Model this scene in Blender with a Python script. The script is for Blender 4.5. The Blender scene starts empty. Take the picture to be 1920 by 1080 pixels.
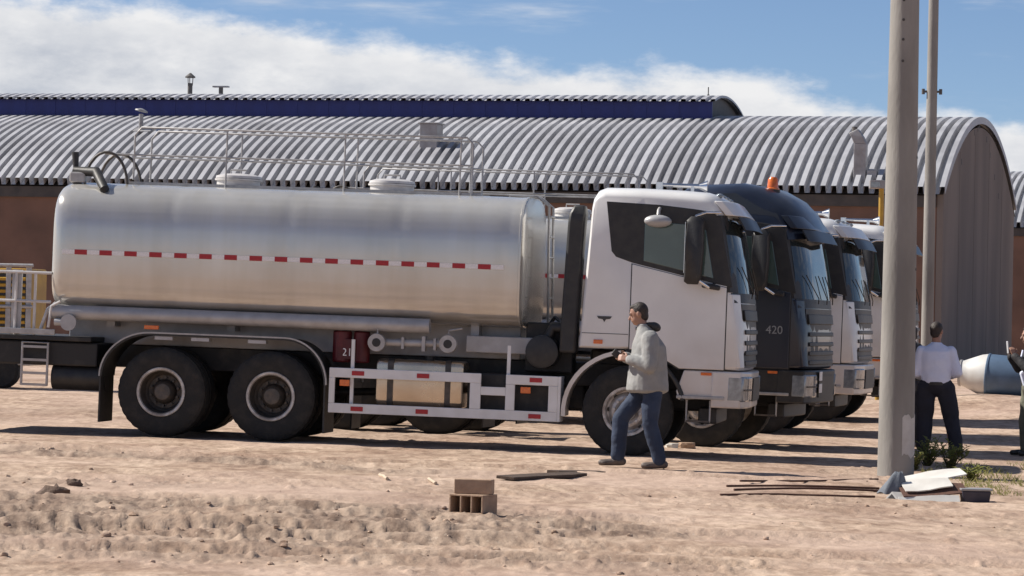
import bpy, math, random
import numpy as np
from mathutils import Vector, Matrix, Euler

# ------------------------------------------------------------------ camera, sky, sun, exposure
scene = bpy.context.scene
col = scene.collection
R = math.radians
F_PX = 6320.0                       # focal length in pixels of a 1920 px wide frame
CAM_H, ROLL, PITCH = 1.6, R(1.2), math.atan(60 / 6320.0)

cam_data = bpy.data.cameras.new('camera')
cam_data.sensor_width = 36.0
cam_data.lens = 36.0 * F_PX / 1920.0
cam_data.clip_start, cam_data.clip_end = 0.5, 9000
cam = bpy.data.objects.new('camera', cam_data)
col.objects.link(cam)
cam.matrix_world = (Matrix.Translation((0, 0, CAM_H)) @ Matrix.Rotation(PITCH, 4, 'X')
                    @ Matrix.Rotation(R(90), 4, 'X') @ Matrix.Rotation(ROLL, 4, 'Z'))
scene.camera = cam

SUN_BACK, SUN_EL = R(15), R(42)     # the sun stands left of the view and a little behind the trucks
sun_dir = Vector((-math.cos(SUN_BACK) * math.cos(SUN_EL), math.sin(SUN_BACK) * math.cos(SUN_EL), math.sin(SUN_EL)))
sd = bpy.data.lights.new('sun', 'SUN')
sd.energy, sd.angle, sd.color = 5.0, R(0.5), (1.0, 0.94, 0.85)
sun = bpy.data.objects.new('sun', sd)
col.objects.link(sun)
sun.rotation_euler = (-sun_dir).to_track_quat('-Z', 'Y').to_euler()

world = bpy.data.worlds.new('World')
scene.world = world
world.use_nodes = True
wn, wl = world.node_tree.nodes, world.node_tree.links
wn.clear()

def wnode(t, **kw):
    n = wn.new(t)
    for k, v in kw.items():
        setattr(n, k, v)
    return n

def wmath(op, a, b=None, c=None, clamp=False):
    n = wnode('ShaderNodeMath', operation=op, use_clamp=clamp)
    for i, s in enumerate((a, b, c)):
        if s is None:
            continue
        if isinstance(s, (int, float)):
            n.inputs[i].default_value = s
        else:
            wl.new(s, n.inputs[i])
    return n.outputs[0]

def wnoise(vec, scale, detail, rough=0.55):
    n = wnode('ShaderNodeTexNoise')
    n.inputs['Scale'].default_value = scale
    n.inputs['Detail'].default_value = detail
    n.inputs['Roughness'].default_value = rough
    wl.new(vec, n.inputs['Vector'])
    return n.outputs['Fac']

def wcombine(x, y, z=0.0):
    n = wnode('ShaderNodeCombineXYZ')
    for i, s in enumerate((x, y, z)):
        if isinstance(s, (int, float)):
            n.inputs[i].default_value = s
        else:
            wl.new(s, n.inputs[i])
    return n.outputs[0]

def wrange(v, a, b, c=0.0, d=1.0, mode='SMOOTHSTEP'):
    n = wnode('ShaderNodeMapRange', interpolation_type=mode)
    wl.new(v, n.inputs['Value'])
    for k, s in zip(('From Min', 'From Max', 'To Min', 'To Max'), (a, b, c, d)):
        n.inputs[k].default_value = s
    return n.outputs['Result']

sky = wnode('ShaderNodeTexSky', sky_type='NISHITA')
sky.sun_disc = False
sky.sun_elevation = SUN_EL
sky.sun_rotation = -(R(90) - SUN_BACK)
sky.altitude = 3900
sky.air_density, sky.dust_density, sky.ozone_density = 1.0, 0.15, 1.6
tc = wnode('ShaderNodeTexCoord')
sep = wnode('ShaderNodeSeparateXYZ')
wl.new(tc.outputs['Generated'], sep.inputs[0])
az = wmath('ARCTAN2', sep.outputs[0], sep.outputs[1])
el = wmath('ARCSINE', sep.outputs[2])
# clouds on a ring of directions: x, y on the horizon circle, z stretched
cvec = wcombine(sep.outputs[0], sep.outputs[1], wmath('MULTIPLY', el, 2.2))
n_big = wnoise(cvec, 9.0, 3.0)
n_mid = wnoise(cvec, 34.0, 6.0, 0.6)
n_fine = wnoise(cvec, 95.0, 5.0, 0.6)
# a long cloud bank above the horizon, its top rising and sinking round the sky
edge = wmath('SUBTRACT', 0.0768, wmath('MULTIPLY', wmath('SINE', wmath('MULTIPLY', az, 2.0)), 0.055))
edge = wmath('ADD', edge, wmath('MULTIPLY', wmath('SUBTRACT', n_big, 0.5), 0.022))
edge = wmath('ADD', edge, wmath('MULTIPLY', wmath('SUBTRACT', n_mid, 0.5), 0.022))
edge = wmath('ADD', edge, wmath('MULTIPLY', wmath('SUBTRACT', n_fine, 0.5), 0.006))
bank = wrange(wmath('SUBTRACT', edge, el), -0.0030, 0.0062)
# thin streaks higher up
svec = wcombine(sep.outputs[0], sep.outputs[1], wmath('MULTIPLY', el, 7.0))
n_st = wnoise(svec, 7.5, 6.0, 0.62)
streak = wmath('MULTIPLY', wrange(n_st, 0.47, 0.72), wrange(wmath('SUBTRACT', el, edge), 0.0, 0.012))
streak = wmath('MULTIPLY', streak, 0.75)
cover = wmath('MAXIMUM', bank, streak)
shade = wmath('ADD', wmath('MULTIPLY', n_mid, 0.9), wmath('MULTIPLY', n_fine, 0.35))
depth_in = wrange(wmath('SUBTRACT', edge, el), 0.0, 0.016, 0.22, 0.0)
shade = wmath('ADD', shade, depth_in)
ramp = wnode('ShaderNodeValToRGB')
ramp.color_ramp.elements[0].position = 0.44
ramp.color_ramp.elements[0].color = (6.3, 6.7, 7.5, 1)
ramp.color_ramp.elements[1].position = 0.86
ramp.color_ramp.elements[1].color = (10.2, 10.2, 10.3, 1)
wl.new(shade, ramp.inputs[0])
cmix = wnode('ShaderNodeMix', data_type='RGBA')
wl.new(cover, cmix.inputs['Factor'])
skyc = wnode('ShaderNodeMix', data_type='RGBA', blend_type='MULTIPLY')
skyc.inputs['Factor'].default_value = 1.0
wl.new(sky.outputs[0], skyc.inputs[6])
skyc.inputs[7].default_value = (0.98, 1.03, 1.15, 1)
wl.new(skyc.outputs[2], cmix.inputs[6])
wl.new(ramp.outputs[0], cmix.inputs[7])
bg = wnode('ShaderNodeBackground')
bg.inputs['Strength'].default_value = 0.06
wl.new(cmix.outputs[2], bg.inputs['Color'])
wo = wnode('ShaderNodeOutputWorld')
wl.new(bg.outputs[0], wo.inputs['Surface'])

vs = scene.view_settings
scene.display_settings.display_device = 'sRGB'
vs.view_transform, vs.look, vs.gamma, vs.use_curve_mapping = 'Standard', 'None', 1.0, False
vs.exposure = 0.5

# ------------------------------------------------------------------ helpers
rng = random.Random(7)

def at(px, py, Y):
    """World point seen at pixel (px, py) of the 1920 x 1080 photograph at distance Y along the view."""
    a, b = px - 960.0, 540.0 - py
    c, s = math.cos(ROLL), math.sin(ROLL)
    x, z = c * a - s * b, s * a + c * b
    d = Vector((x / F_PX, 1.0, z / F_PX))
    cp, sp = math.cos(PITCH), math.sin(PITCH)
    d = Vector((d.x, cp * d.y - sp * d.z, sp * d.y + cp * d.z))
    return Vector((0, 0, CAM_H)) + d * (Y / d.y)

def smooth01(t):
    t = np.clip(t, 0.0, 1.0)
    return t * t * (3 - 2 * t)

def gz(x, y):
    """Broad lie of the land (numpy friendly)."""
    z = -0.15 * np.tanh((np.asarray(x, float) - 1.9) / 9.0)
    z = z + 0.13 * smooth01((np.asarray(y, float) - 45.0) / 10.0)
    z = z + 0.38 * np.exp(-((x - 8.9) / 2.3) ** 2 - ((y - 62.0) / 5.5) ** 2)
    return z

def G(x, y):
    return float(gz(x, y))

def tag(o, label=None, cat=None, group=None, kind=None):
    for k, v in (('label', label), ('category', cat), ('group', group), ('kind', kind)):
        if v:
            o[k] = v
    return o

def empty(name, loc=(0, 0, 0), rot=(0, 0, 0)):
    o = bpy.data.objects.new(name, None)
    o.empty_display_size = 0.2
    o.location, o.rotation_euler = loc, rot
    col.objects.link(o)
    return o

class MB:
    """Collects simple solids and links them as one mesh object."""
    def __init__(self):
        self.v, self.f = [], []

    def add(self, verts, faces):
        n = len(self.v)
        self.v += [tuple(p) for p in verts]
        self.f += [tuple(n + i for i in f) for f in faces]
        return self

    def box(self, x0, x1, y0, y1, z0, z1):
        v = [(x, y, z) for z in (z0, z1) for y in (y0, y1) for x in (x0, x1)]
        return self.add(v, [(0, 2, 3, 1), (4, 5, 7, 6), (0, 1, 5, 4), (2, 6, 7, 3), (0, 4, 6, 2), (1, 3, 7, 5)])

    def obox(self, c, size, rot=(0, 0, 0)):
        m = Euler(rot).to_matrix()
        hx, hy, hz = (s / 2 for s in size)
        v = [Vector(c) + m @ Vector((x, y, z)) for z in (-hz, hz) for y in (-hy, hy) for x in (-hx, hx)]
        return self.add(v, [(0, 2, 3, 1), (4, 5, 7, 6), (0, 1, 5, 4), (2, 6, 7, 3), (0, 4, 6, 2), (1, 3, 7, 5)])

    @staticmethod
    def basis(d):
        d = Vector(d).normalized()
        a = Vector((0, 0, 1)) if abs(d.z) < 0.9 else Vector((1, 0, 0))
        u = d.cross(a).normalized()
        return u, d.cross(u).normalized(), d

    def cyl(self, p0, p1, r0, r1=None, n=14, cap=True):
        r1 = r0 if r1 is None else r1
        p0, p1 = Vector(p0), Vector(p1)
        u, w, d = self.basis(p1 - p0)
        v = []
        for p, r in ((p0, r0), (p1, r1)):
            v += [p + (u * math.cos(2 * math.pi * k / n) + w * math.sin(2 * math.pi * k / n)) * r for k in range(n)]
        f = [(k, (k + 1) % n, n + (k + 1) % n, n + k) for k in range(n)]
        if cap:
            f += [tuple(range(n - 1, -1, -1)), tuple(range(n, 2 * n))]
        return self.add(v, f)

    def tube(self, pts, r, n=8, cap=True):
        pts = [Vector(p) for p in pts]
        rr = r if isinstance(r, (list, tuple)) else [r] * len(pts)
        v, f = [], []
        u = None
        for i, p in enumerate(pts):
            d = (pts[min(i + 1, len(pts) - 1)] - pts[max(i - 1, 0)]).normalized()
            if u is None:
                u, w, _ = self.basis(d)
            else:
                u = (u - d * u.dot(d)).normalized()
                w = d.cross(u)
            v += [p + (u * math.cos(2 * math.pi * k / n) + w * math.sin(2 * math.pi * k / n)) * rr[i] for k in range(n)]
        for i in range(len(pts) - 1):
            for k in range(n):
                f.append((i * n + k, i * n + (k + 1) % n, (i + 1) * n + (k + 1) % n, (i + 1) * n + k))
        if cap:
            f += [tuple(range(n - 1, -1, -1)), tuple(range((len(pts) - 1) * n, len(pts) * n))]
        return self.add(v, f)

    def lathe(self, prof, origin=(0, 0, 0), axis=(0, 1, 0), n=40, rfun=None, cap=True):
        """prof: (distance along the axis, radius) pairs."""
        o = Vector(origin)
        u, w, d = self.basis(axis)
        v, f = [], []
        for i, (a, r) in enumerate(prof):
            for k in range(n):
                q = r if rfun is None else rfun(i, k, r)
                t = 2 * math.pi * k / n
                v.append(o + d * a + (u * math.cos(t) + w * math.sin(t)) * max(q, 1e-4))
        for i in range(len(prof) - 1):
            for k in range(n):
                f.append((i * n + k, i * n + (k + 1) % n, (i + 1) * n + (k + 1) % n, (i + 1) * n + k))
        if cap:
            f += [tuple(range(n - 1, -1, -1)), tuple(range((len(prof) - 1) * n, len(prof) * n))]
        return self.add(v, f)

    def loft(self, rings, cap=True, closed=True):
        n = len(rings[0])
        v = [p for r in rings for p in r]
        f = []
        for i in range(len(rings) - 1):
            for k in range(n if closed else n - 1):
                f.append((i * n + k, i * n + (k + 1) % n, (i + 1) * n + (k + 1) % n, (i + 1) * n + k))
        if cap and closed:
            f += [tuple(range(n - 1, -1, -1)), tuple(range((len(rings) - 1) * n, len(rings) * n))]
        return self.add(v, f)

    def prism_xz(self, poly, y0, y1):
        return self.loft([[(x, y0, z) for x, z in poly], [(x, y1, z) for x, z in poly]])

    def ball(self, c, r, n=12, m=8, rot=None):
        """Ellipsoid of half sizes r."""
        r = (r, r, r) if isinstance(r, (int, float)) else r
        mt = Euler(rot).to_matrix() if rot else Matrix.Identity(3)
        rings = []
        for i in range(m + 1):
            t = math.pi * (i + 0.02) / (m + 0.04)
            rings.append([Vector(c) + mt @ Vector((r[0] * math.sin(t) * math.cos(2 * math.pi * k / n),
                          r[1] * math.sin(t) * math.sin(2 * math.pi * k / n), r[2] * math.cos(t))) for k in range(n)])
        return self.loft(rings)

    def cone(self, p0, p1, r0, r1, n=12):
        """Capsule between two spheres of different radius."""
        self.cyl(p0, p1, r0, r1, n)
        return self.ball(p0, r0, n, 6).ball(p1, r1, n, 6)

    def build(self, name, mat, parent=None, smooth=None, bevel=None, loc=None, rot=None, fix=True, mods=()):
        me = bpy.data.meshes.new(name)
        me.from_pydata([tuple(p) for p in self.v], [], self.f)
        me.update()
        if fix:
            import bmesh
            bm = bmesh.new()
            bm.from_mesh(me)
            bmesh.ops.recalc_face_normals(bm, faces=bm.faces)
            bm.to_mesh(me)
            bm.free()
        me.materials.append(mat)
        if smooth:
            me.shade_smooth()
            me.set_sharp_from_angle(angle=R(smooth))
        o = bpy.data.objects.new(name, me)
        col.objects.link(o)
        if parent:
            o.parent = parent
        if loc is not None:
            o.location = loc
        if rot is not None:
            o.rotation_euler = rot
        if bevel:
            b = o.modifiers.new('bevel', 'BEVEL')
            b.width, b.segments, b.limit_method, b.angle_limit = bevel, 2, 'ANGLE', R(40)
        for m in mods:
            m(o)
        return o

def share(src, name=None, parent=None, loc=None, rot=None, scale=None):
    """A further object on the mesh of src."""
    o = src.copy()
    if name:
        o.name = name
    col.objects.link(o)
    o.parent = parent
    if loc is not None:
        o.location = loc
    if rot is not None:
        o.rotation_euler = rot
    if scale is not None:
        o.scale = scale
    return o

# ------------------------------------------------------------------ materials
def new_mat(name):
    m = bpy.data.materials.new(name)
    m.use_nodes = True
    nt = m.node_tree
    return m, nt.nodes, nt.links, nt.nodes['Principled BSDF']

def mat(name, c, rough=0.5, metal=0.0, c2=None, scale=6.0, contrast=(0.35, 0.65), bump=0.0, bscale=None,
        coat=0.0, stretch=None, spec=0.5, detail=6.0, dirt=None, rvar=0.0):
    """Principled surface with a procedural change of colour, relief and gloss."""
    m, N, L, b = new_mat(name)
    b.inputs['Roughness'].default_value = rough
    b.inputs['Metallic'].default_value = metal
    b.inputs['Coat Weight'].default_value = coat
    b.inputs['Coat Roughness'].default_value = 0.12
    b.inputs['Specular IOR Level'].default_value = spec
    t = N.new('ShaderNodeTexCoord')
    mp = N.new('ShaderNodeMapping')
    mp.inputs['Scale'].default_value = stretch or (1, 1, 1)
    L.new(t.outputs['Object'], mp.inputs['Vector'])
    nz = N.new('ShaderNodeTexNoise')
    nz.inputs['Scale'].default_value = scale
    nz.inputs['Detail'].default_value = detail
    L.new(mp.outputs[0], nz.inputs['Vector'])
    rp = N.new('ShaderNodeValToRGB')
    c2 = c2 or tuple(x * 0.82 for x in c)
    rp.color_ramp.elements[0].position, rp.color_ramp.elements[1].position = contrast
    rp.color_ramp.elements[0].color = (*c2, 1)
    rp.color_ramp.elements[1].color = (*c, 1)
    L.new(nz.outputs['Fac'], rp.inputs[0])
    out = rp.outputs[0]
    if dirt:                                      # (colour, height where it fades out, amount)
        dc, z1, amt = dirt
        sp = N.new('ShaderNodeSeparateXYZ')
        L.new(t.outputs['Object'], sp.inputs[0])
        n2 = N.new('ShaderNodeTexNoise')
        n2.inputs['Scale'].default_value = 3.5
        n2.inputs['Detail'].default_value = 7
        L.new(t.outputs['Object'], n2.inputs['Vector'])
        mr = N.new('ShaderNodeMapRange')
        L.new(sp.outputs[2], mr.inputs[0])
        mr.inputs[1].default_value, mr.inputs[2].default_value = z1, z1 - 0.9
        mu = N.new('ShaderNodeMath')
        mu.operation = 'MULTIPLY'
        L.new(mr.outputs[0], mu.inputs[0])
        L.new(n2.outputs['Fac'], mu.inputs[1])
        m2 = N.new('ShaderNodeMath')
        m2.operation = 'MULTIPLY'
        L.new(mu.outputs[0], m2.inputs[0])
        m2.inputs[1].default_value = amt
        mx = N.new('ShaderNodeMix')
        mx.data_type = 'RGBA'
        L.new(m2.outputs[0], mx.inputs['Factor'])
        L.new(out, mx.inputs[6])
        mx.inputs[7].default_value = (*dc, 1)
        out = mx.outputs[2]
    L.new(out, b.inputs['Base Color'])
    if rvar:
        mr = N.new('ShaderNodeMapRange')
        L.new(nz.outputs['Fac'], mr.inputs[0])
        mr.inputs[3].default_value, mr.inputs[4].default_value = rough - rvar, rough + rvar
        L.new(mr.outputs[0], b.inputs['Roughness'])
    if bump:
        n3 = N.new('ShaderNodeTexNoise')
        n3.inputs['Scale'].default_value = bscale or scale * 4
        n3.inputs['Detail'].default_value = 5
        L.new(mp.outputs[0], n3.inputs['Vector'])
        bp = N.new('ShaderNodeBump')
        bp.inputs['Strength'].default_value = bump
        bp.inputs['Distance'].default_value = 0.02
        L.new(n3.outputs['Fac'], bp.inputs['Height'])
        L.new(bp.outputs[0], b.inputs['Normal'])
    return m

DUST = (0.42, 0.32, 0.24)
M = {
    'white': mat('white_cab_paint', (0.74, 0.735, 0.725), 0.32, c2=(0.68, 0.675, 0.665), scale=2.5, coat=0.4, dirt=(DUST, 1.6, 0.9)),
    'navy': mat('navy_cab_paint', (0.012, 0.017, 0.032), 0.30, c2=(0.009, 0.012, 0.024), scale=2.0, coat=0.3, dirt=(DUST, 1.5, 0.10)),
    'black': mat('black_plastic', (0.018, 0.018, 0.020), 0.5, c2=(0.03, 0.029, 0.028), scale=9, bump=0.1),
    'chassis': mat('black_chassis', (0.016, 0.015, 0.015), 0.55, c2=(0.05, 0.043, 0.037), scale=5, contrast=(0.3, 0.5), bump=0.15),
    'glass': mat('side_glass', (0.075, 0.115, 0.105), 0.06, c2=(0.05, 0.08, 0.075), scale=2, spec=0.8),
    'screen': mat('windscreen_glass', (0.03, 0.04, 0.045), 0.06, c2=(0.02, 0.026, 0.03), scale=1.2, spec=0.42),
    'tyre': mat('tyre_rubber', (0.014, 0.014, 0.014), 0.8, c2=(0.032, 0.028, 0.025), scale=7, contrast=(0.28, 0.52), bump=0.25, bscale=40),
    'rim': mat('grey_rim', (0.56, 0.55, 0.54), 0.45, 0.3, c2=(0.25, 0.22, 0.2), scale=9, bump=0.06),
    'hub': mat('dark_hub', (0.07, 0.066, 0.062), 0.5, 0.4, c2=(0.12, 0.10, 0.085), scale=14, bump=0.2),
    'galv': mat('grey_painted_steel', (0.42, 0.42, 0.43), 0.45, 0.25, c2=(0.34, 0.335, 0.34), scale=6, bump=0.05, dirt=(DUST, 1.4, 0.6)),
    'rail': mat('pale_rail_steel', (0.44, 0.43, 0.425), 0.45, 0.3, c2=(0.34, 0.33, 0.325), scale=12),
    'chrome': mat('bright_steel', (0.75, 0.75, 0.76), 0.15, 1.0, c2=(0.6, 0.6, 0.6), scale=10),
    'red': mat('red_reflector', (0.42, 0.012, 0.02), 0.3, c2=(0.33, 0.01, 0.018), scale=60),
    'tape': mat('white_tape', (0.86, 0.84, 0.84), 0.35, c2=(0.74, 0.73, 0.73), scale=60),
    'orange': mat('orange_lamp', (0.75, 0.17, 0.02), 0.25, c2=(0.6, 0.12, 0.02), scale=40, coat=0.5),
    'redbox': mat('red_paint', (0.10, 0.006, 0.010), 0.5, c2=(0.065, 0.005, 0.008), scale=9),
    'mark': mat('dark_lettering', (0.04, 0.04, 0.045), 0.4, c2=(0.05, 0.05, 0.05)),
    'silver': mat('silver_lettering', (0.36, 0.37, 0.39), 0.35, 0.5, c2=(0.30, 0.30, 0.31)),
    'lamp': mat('lamp_glass', (0.30, 0.33, 0.36), 0.12, 0.3, c2=(0.18, 0.2, 0.22), scale=14, spec=0.9),
    'fuel': mat('fuel_tank_alloy', (0.66, 0.55, 0.42), 0.26, 0.85, c2=(0.55, 0.45, 0.34), scale=5, rvar=0.06),
    'guard': mat('white_guard_paint', (0.74, 0.74, 0.75), 0.45, c2=(0.66, 0.655, 0.65), scale=5, bump=0.05),
    'smoked': mat('smoked_visor', (0.02, 0.022, 0.024), 0.35, c2=(0.03, 0.03, 0.03), scale=4, spec=0.3),
    'hatch': mat('hatch_paint', (0.60, 0.58, 0.57), 0.4, 0.1, c2=(0.5, 0.48, 0.47), scale=9),
}

def tank_metal():
    m, N, L, b = new_mat('brushed_steel_tank')
    b.inputs['Metallic'].default_value = 0.52
    b.inputs['Anisotropic'].default_value = 0.35
    t = N.new('ShaderNodeTexCoord')
    mp = N.new('ShaderNodeMapping')
    mp.inputs['Scale'].default_value = (0.35, 9, 9)
    L.new(t.outputs['Object'], mp.inputs[0])
    n1 = N.new('ShaderNodeTexNoise')
    n1.inputs['Scale'].default_value, n1.inputs['Detail'].default_value = 5, 8
    L.new(mp.outputs[0], n1.inputs[0])
    n2 = N.new('ShaderNodeTexNoise')
    n2.inputs['Scale'].default_value, n2.inputs['Detail'].default_value = 0.9, 4
    L.new(t.outputs['Object'], n2.inputs[0])
    rp = N.new('ShaderNodeValToRGB')
    rp.color_ramp.elements[0].position, rp.color_ramp.elements[1].position = 0.35, 0.68
    rp.color_ramp.elements[0].color = (0.53, 0.512, 0.478, 1)
    rp.color_ramp.elements[1].color = (0.63, 0.612, 0.575, 1)
    L.new(n2.outputs['Fac'], rp.inputs[0])
    m3 = N.new('ShaderNodeMapping')                # rain streaks and dust runs down the shell
    m3.inputs['Scale'].default_value = (3.2, 1.5, 0.40)
    L.new(t.outputs['Object'], m3.inputs[0])
    n3 = N.new('ShaderNodeTexNoise')
    n3.inputs['Scale'].default_value, n3.inputs['Detail'].default_value = 1.6, 7
    L.new(m3.outputs[0], n3.inputs[0])
    r3 = N.new('ShaderNodeValToRGB')
    r3.color_ramp.elements[0].position, r3.color_ramp.elements[1].position = 0.36, 0.60
    r3.color_ramp.elements[0].color, r3.color_ramp.elements[1].color = (0.95, 0.94, 0.92, 1), (1.01, 1.01, 1.01, 1)
    L.new(n3.outputs['Fac'], r3.inputs[0])
    mm = N.new('ShaderNodeMix')
    mm.data_type, mm.blend_type = 'RGBA', 'MULTIPLY'
    mm.inputs['Factor'].default_value = 1.0
    L.new(rp.outputs[0], mm.inputs[6])
    L.new(r3.outputs[0], mm.inputs[7])
    L.new(mm.outputs[2], b.inputs['Base Color'])
    mr = N.new('ShaderNodeMapRange')
    L.new(n2.outputs['Fac'], mr.inputs[0])
    mr.inputs[3].default_value, mr.inputs[4].default_value = 0.12, 0.24
    L.new(mr.outputs[0], b.inputs['Roughness'])
    bp = N.new('ShaderNodeBump')
    bp.inputs['Strength'].default_value, bp.inputs['Distance'].default_value = 0.05, 0.004
    L.new(n1.outputs['Fac'], bp.inputs['Height'])
    L.new(bp.outputs[0], b.inputs['Normal'])
    return m
M['tank'] = tank_metal()

# ------------------------------------------------------------------ ground
nrng = np.random.default_rng(11)
_tabs = {}

def vnoise(x, y, seed):
    """Smooth value noise on arrays."""
    if seed not in _tabs:
        _tabs[seed] = np.random.default_rng(seed).random((256, 256))
    tab = _tabs[seed]
    xi, yi = np.floor(x).astype(int), np.floor(y).astype(int)
    fx, fy = x - xi, y - yi
    fx, fy = fx * fx * (3 - 2 * fx), fy * fy * (3 - 2 * fy)
    a, b = tab[xi & 255, yi & 255], tab[(xi + 1) & 255, yi & 255]
    c, d = tab[xi & 255, (yi + 1) & 255], tab[(xi + 1) & 255, (yi + 1) & 255]
    return (a + (b - a) * fx) * (1 - fy) + (c + (d - c) * fx) * fy - 0.5

def fbm(x, y, seed, octv=4):
    s, a = 0.0, 1.0
    for k in range(octv):
        s = s + a * vnoise(x * 2 ** k + 17.3 * k, y * 2 ** k + 5.1 * k, seed + k)
        a *= 0.5
    return s

def rough_mask(X, Y):
    """1 where the soil is churned into clods, 0 where it is driven smooth."""
    wob = 0.55 * fbm(X * 0.8, Y * 0.5, 40, 3)
    b1 = np.exp(-((Y - (35.2 - 0.27 * (X + 4.5)) + wob) / 0.75) ** 2) * smooth01((0.2 - X) / 1.5)
    mid = 25.2 + 0.10 * X
    half = np.interp(X, [-9, -4.2, -1.0, 0.6, 1.6, 3.0], [4.2, 3.4, 2.6, 1.2, 0.5, 0.25])
    b2 = smooth01((half - np.abs(Y - mid + 1.5 * wob)) / 0.8 + 0.3) * smooth01((2.6 - X) / 0.9)
    b3 = np.exp(-((Y - (21.9 + 0.12 * X) + wob) / 0.5) ** 2) * smooth01((1.6 - X) / 1.2) * 0.8
    b4 = np.exp(-((Y - 29.7 - 0.08 * (X + 4)) / 0.55) ** 2 - ((X + 4.0) / 1.6) ** 2) * 0.6
    patch = smooth01((fbm(X * 0.45, Y * 0.22, 77, 3) - 0.10) / 0.3) * 0.38
    b2 = b2 * (0.35 + 0.9 * smooth01(fbm(X * 0.9, Y * 0.45, 57, 3) + 0.55))
    return np.clip(np.maximum.reduce([b1, b2, b3, b4, patch]), 0, 1)

def build_ground():
    ang = np.concatenate([[-8, -4, -2, -1, -0.6, -0.4, -0.3], np.linspace(-0.225, 0.225, 641), [0.3, 0.4, 0.6, 1, 2, 4, 8]])
    rows = [2.0, 6.0, 11.0, 15.0, 18.0]
    while rows[-1] < 66:
        rows.append(rows[-1] * 1.0026)
    while rows[-1] < 150:
        rows.append(rows[-1] * 1.02)
    rows += [220, 400, 900, 2500, 6000]
    rows = np.array(rows)
    Y, A = np.meshgrid(rows, ang, indexing='ij')
    X = Y * A
    Z = gz(X, Y)
    near = smooth01((70 - Y) / 10) * smooth01((Y - 12) / 4) * smooth01((0.26 - np.abs(A)) / 0.03)
    rough = rough_mask(X, Y)
    det = 0.030 * fbm(X * 0.55, Y * 0.35, 3, 4) + 0.010 * fbm(X * 3.0, Y * 2.0, 9, 3)
    det += rough * (0.055 * fbm(X * 1.1, Y * 2.6, 21, 4) + 0.036 * fbm(X * 3.4, Y * 3.4, 23, 4) + 0.020 * np.abs(fbm(X * 9.0, Y * 3.0, 31, 3)))
    # wheel ruts with the bars of the tread printed in them
    for (c0, sl, w, dep, per, x1) in ((26.8, 0.13, 0.22, 0.085, 0.16, 1.6), (24.3, 0.10, 0.22, 0.085, 0.16, 0.9), (25.4, 0.05, 0.18, 0.045, 0.14, 3.2),
                                      (35.4, -0.24, 0.20, 0.060, 0.15, 3.5), (33.9, -0.20, 0.18, 0.030, 0.14, 1.0), (22.0, 0.13, 0.18, 0.050, 0.14, 2.2),
                                      (28.4, 0.16, 0.20, 0.035, 0.15, -0.5), (31.5, -0.05, 0.3, 0.016, 0.2, 7.0), (30.2, -0.10, 0.25, 0.018, 0.2, 7.0), (23.4, 0.02, 0.22, 0.03, 0.15, 7.0)):
        d = Y - (c0 + sl * X) - 0.25 * fbm(X * 0.35, Y * 0.1, int(c0 * 10), 2)
        prof = np.exp(-(d / (w * 1.6)) ** 4)
        lip = np.exp(-((np.abs(d) - w * 2.1) / (w * 0.7)) ** 2)
        lug = np.sign(np.sin(2 * np.pi * (X + 0.5 * np.abs(d)) / per)) * 0.4
        keep = smooth01((x1 - X) / 1.0)
        rough = np.maximum(rough, keep * prof * min(dep * 9, 0.7))
        det += keep * (-dep * prof + 0.55 * dep * lip + prof * lug * dep * 0.6)
    H = Z + det * near
    # clods stamped one by one
    dA = ang[8] - ang[7]
    i0, i1 = np.searchsorted(rows, 19.0), np.searchsorted(rows, 45.0)
    count = 0
    for _ in range(70000):
        yy = 19.5 + 25 * nrng.random() ** 1.5
        xx = (nrng.random() * 2 - 1) * 0.19 * yy
        ia = int((xx / yy + 0.225) / dA) + 7
        iy = int(np.searchsorted(rows, yy))
        rm = rough[iy, ia] if nrng.random() < 0.9 else 0.5
        if nrng.random() > rm * 1.1 + 0.02:
            continue
        r = 0.010 + 0.038 * nrng.random() ** 4.0
        h = r * (0.10 + 0.36 * nrng.random() ** 1.6)
        wa, wy = int(r / yy / dA) + 2, int(2.4 * r / (0.0026 * yy)) + 2
        sl = (slice(max(iy - wy, 0), iy + wy + 1), slice(max(ia - wa, 0), ia + wa + 1))
        d2 = ((X[sl] - xx) / r) ** 2 + ((Y[sl] - yy) / (2.2 * r)) ** 2
        bumpy = np.sqrt(np.clip(1 - d2, 0, 1)) * h
        H[sl] += bumpy
        count += 1
    nr, na = H.shape
    me = bpy.data.meshes.new('ground')
    verts = np.stack([X, Y, H], -1).reshape(-1, 3)
    extra = np.array([[-6000, 5, -0.8], [6000, 5, -0.8], [6000, 6000, -0.8], [-6000, 6000, -0.8],
                      [-6000, -6000, -0.02], [6000, -6000, -0.02], [6000, 4.2, -0.02], [-6000, 4.2, -0.02]], float)
    verts = np.concatenate([verts, extra])
    idx = np.arange(nr * na).reshape(nr, na)
    q = np.stack([idx[:-1, :-1], idx[:-1, 1:], idx[1:, 1:], idx[1:, :-1]], -1).reshape(-1, 4)
    n0 = nr * na
    q = np.concatenate([q, [[n0, n0 + 1, n0 + 2, n0 + 3], [n0 + 4, n0 + 5, n0 + 6, n0 + 7]]])
    me.vertices.add(len(verts))
    me.vertices.foreach_set('co', verts.ravel())
    me.loops.add(q.size)
    me.loops.foreach_set('vertex_index', q.ravel().astype(np.int32))
    me.polygons.add(len(q))
    me.polygons.foreach_set('loop_start', np.arange(0, q.size, 4, dtype=np.int32))
    me.update()
    me.validate()
    me.shade_smooth()
    at_ = me.attributes.new('churned', 'FLOAT', 'POINT')
    at_.data.foreach_set('value', np.concatenate([(rough * near).ravel(), np.zeros(8)]).astype(np.float32))
    o = bpy.data.objects.new('ground', me)
    col.objects.link(o)
    tag(o, 'dry sandy building yard with wheel ruts and clods', None, None, 'structure')
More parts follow.
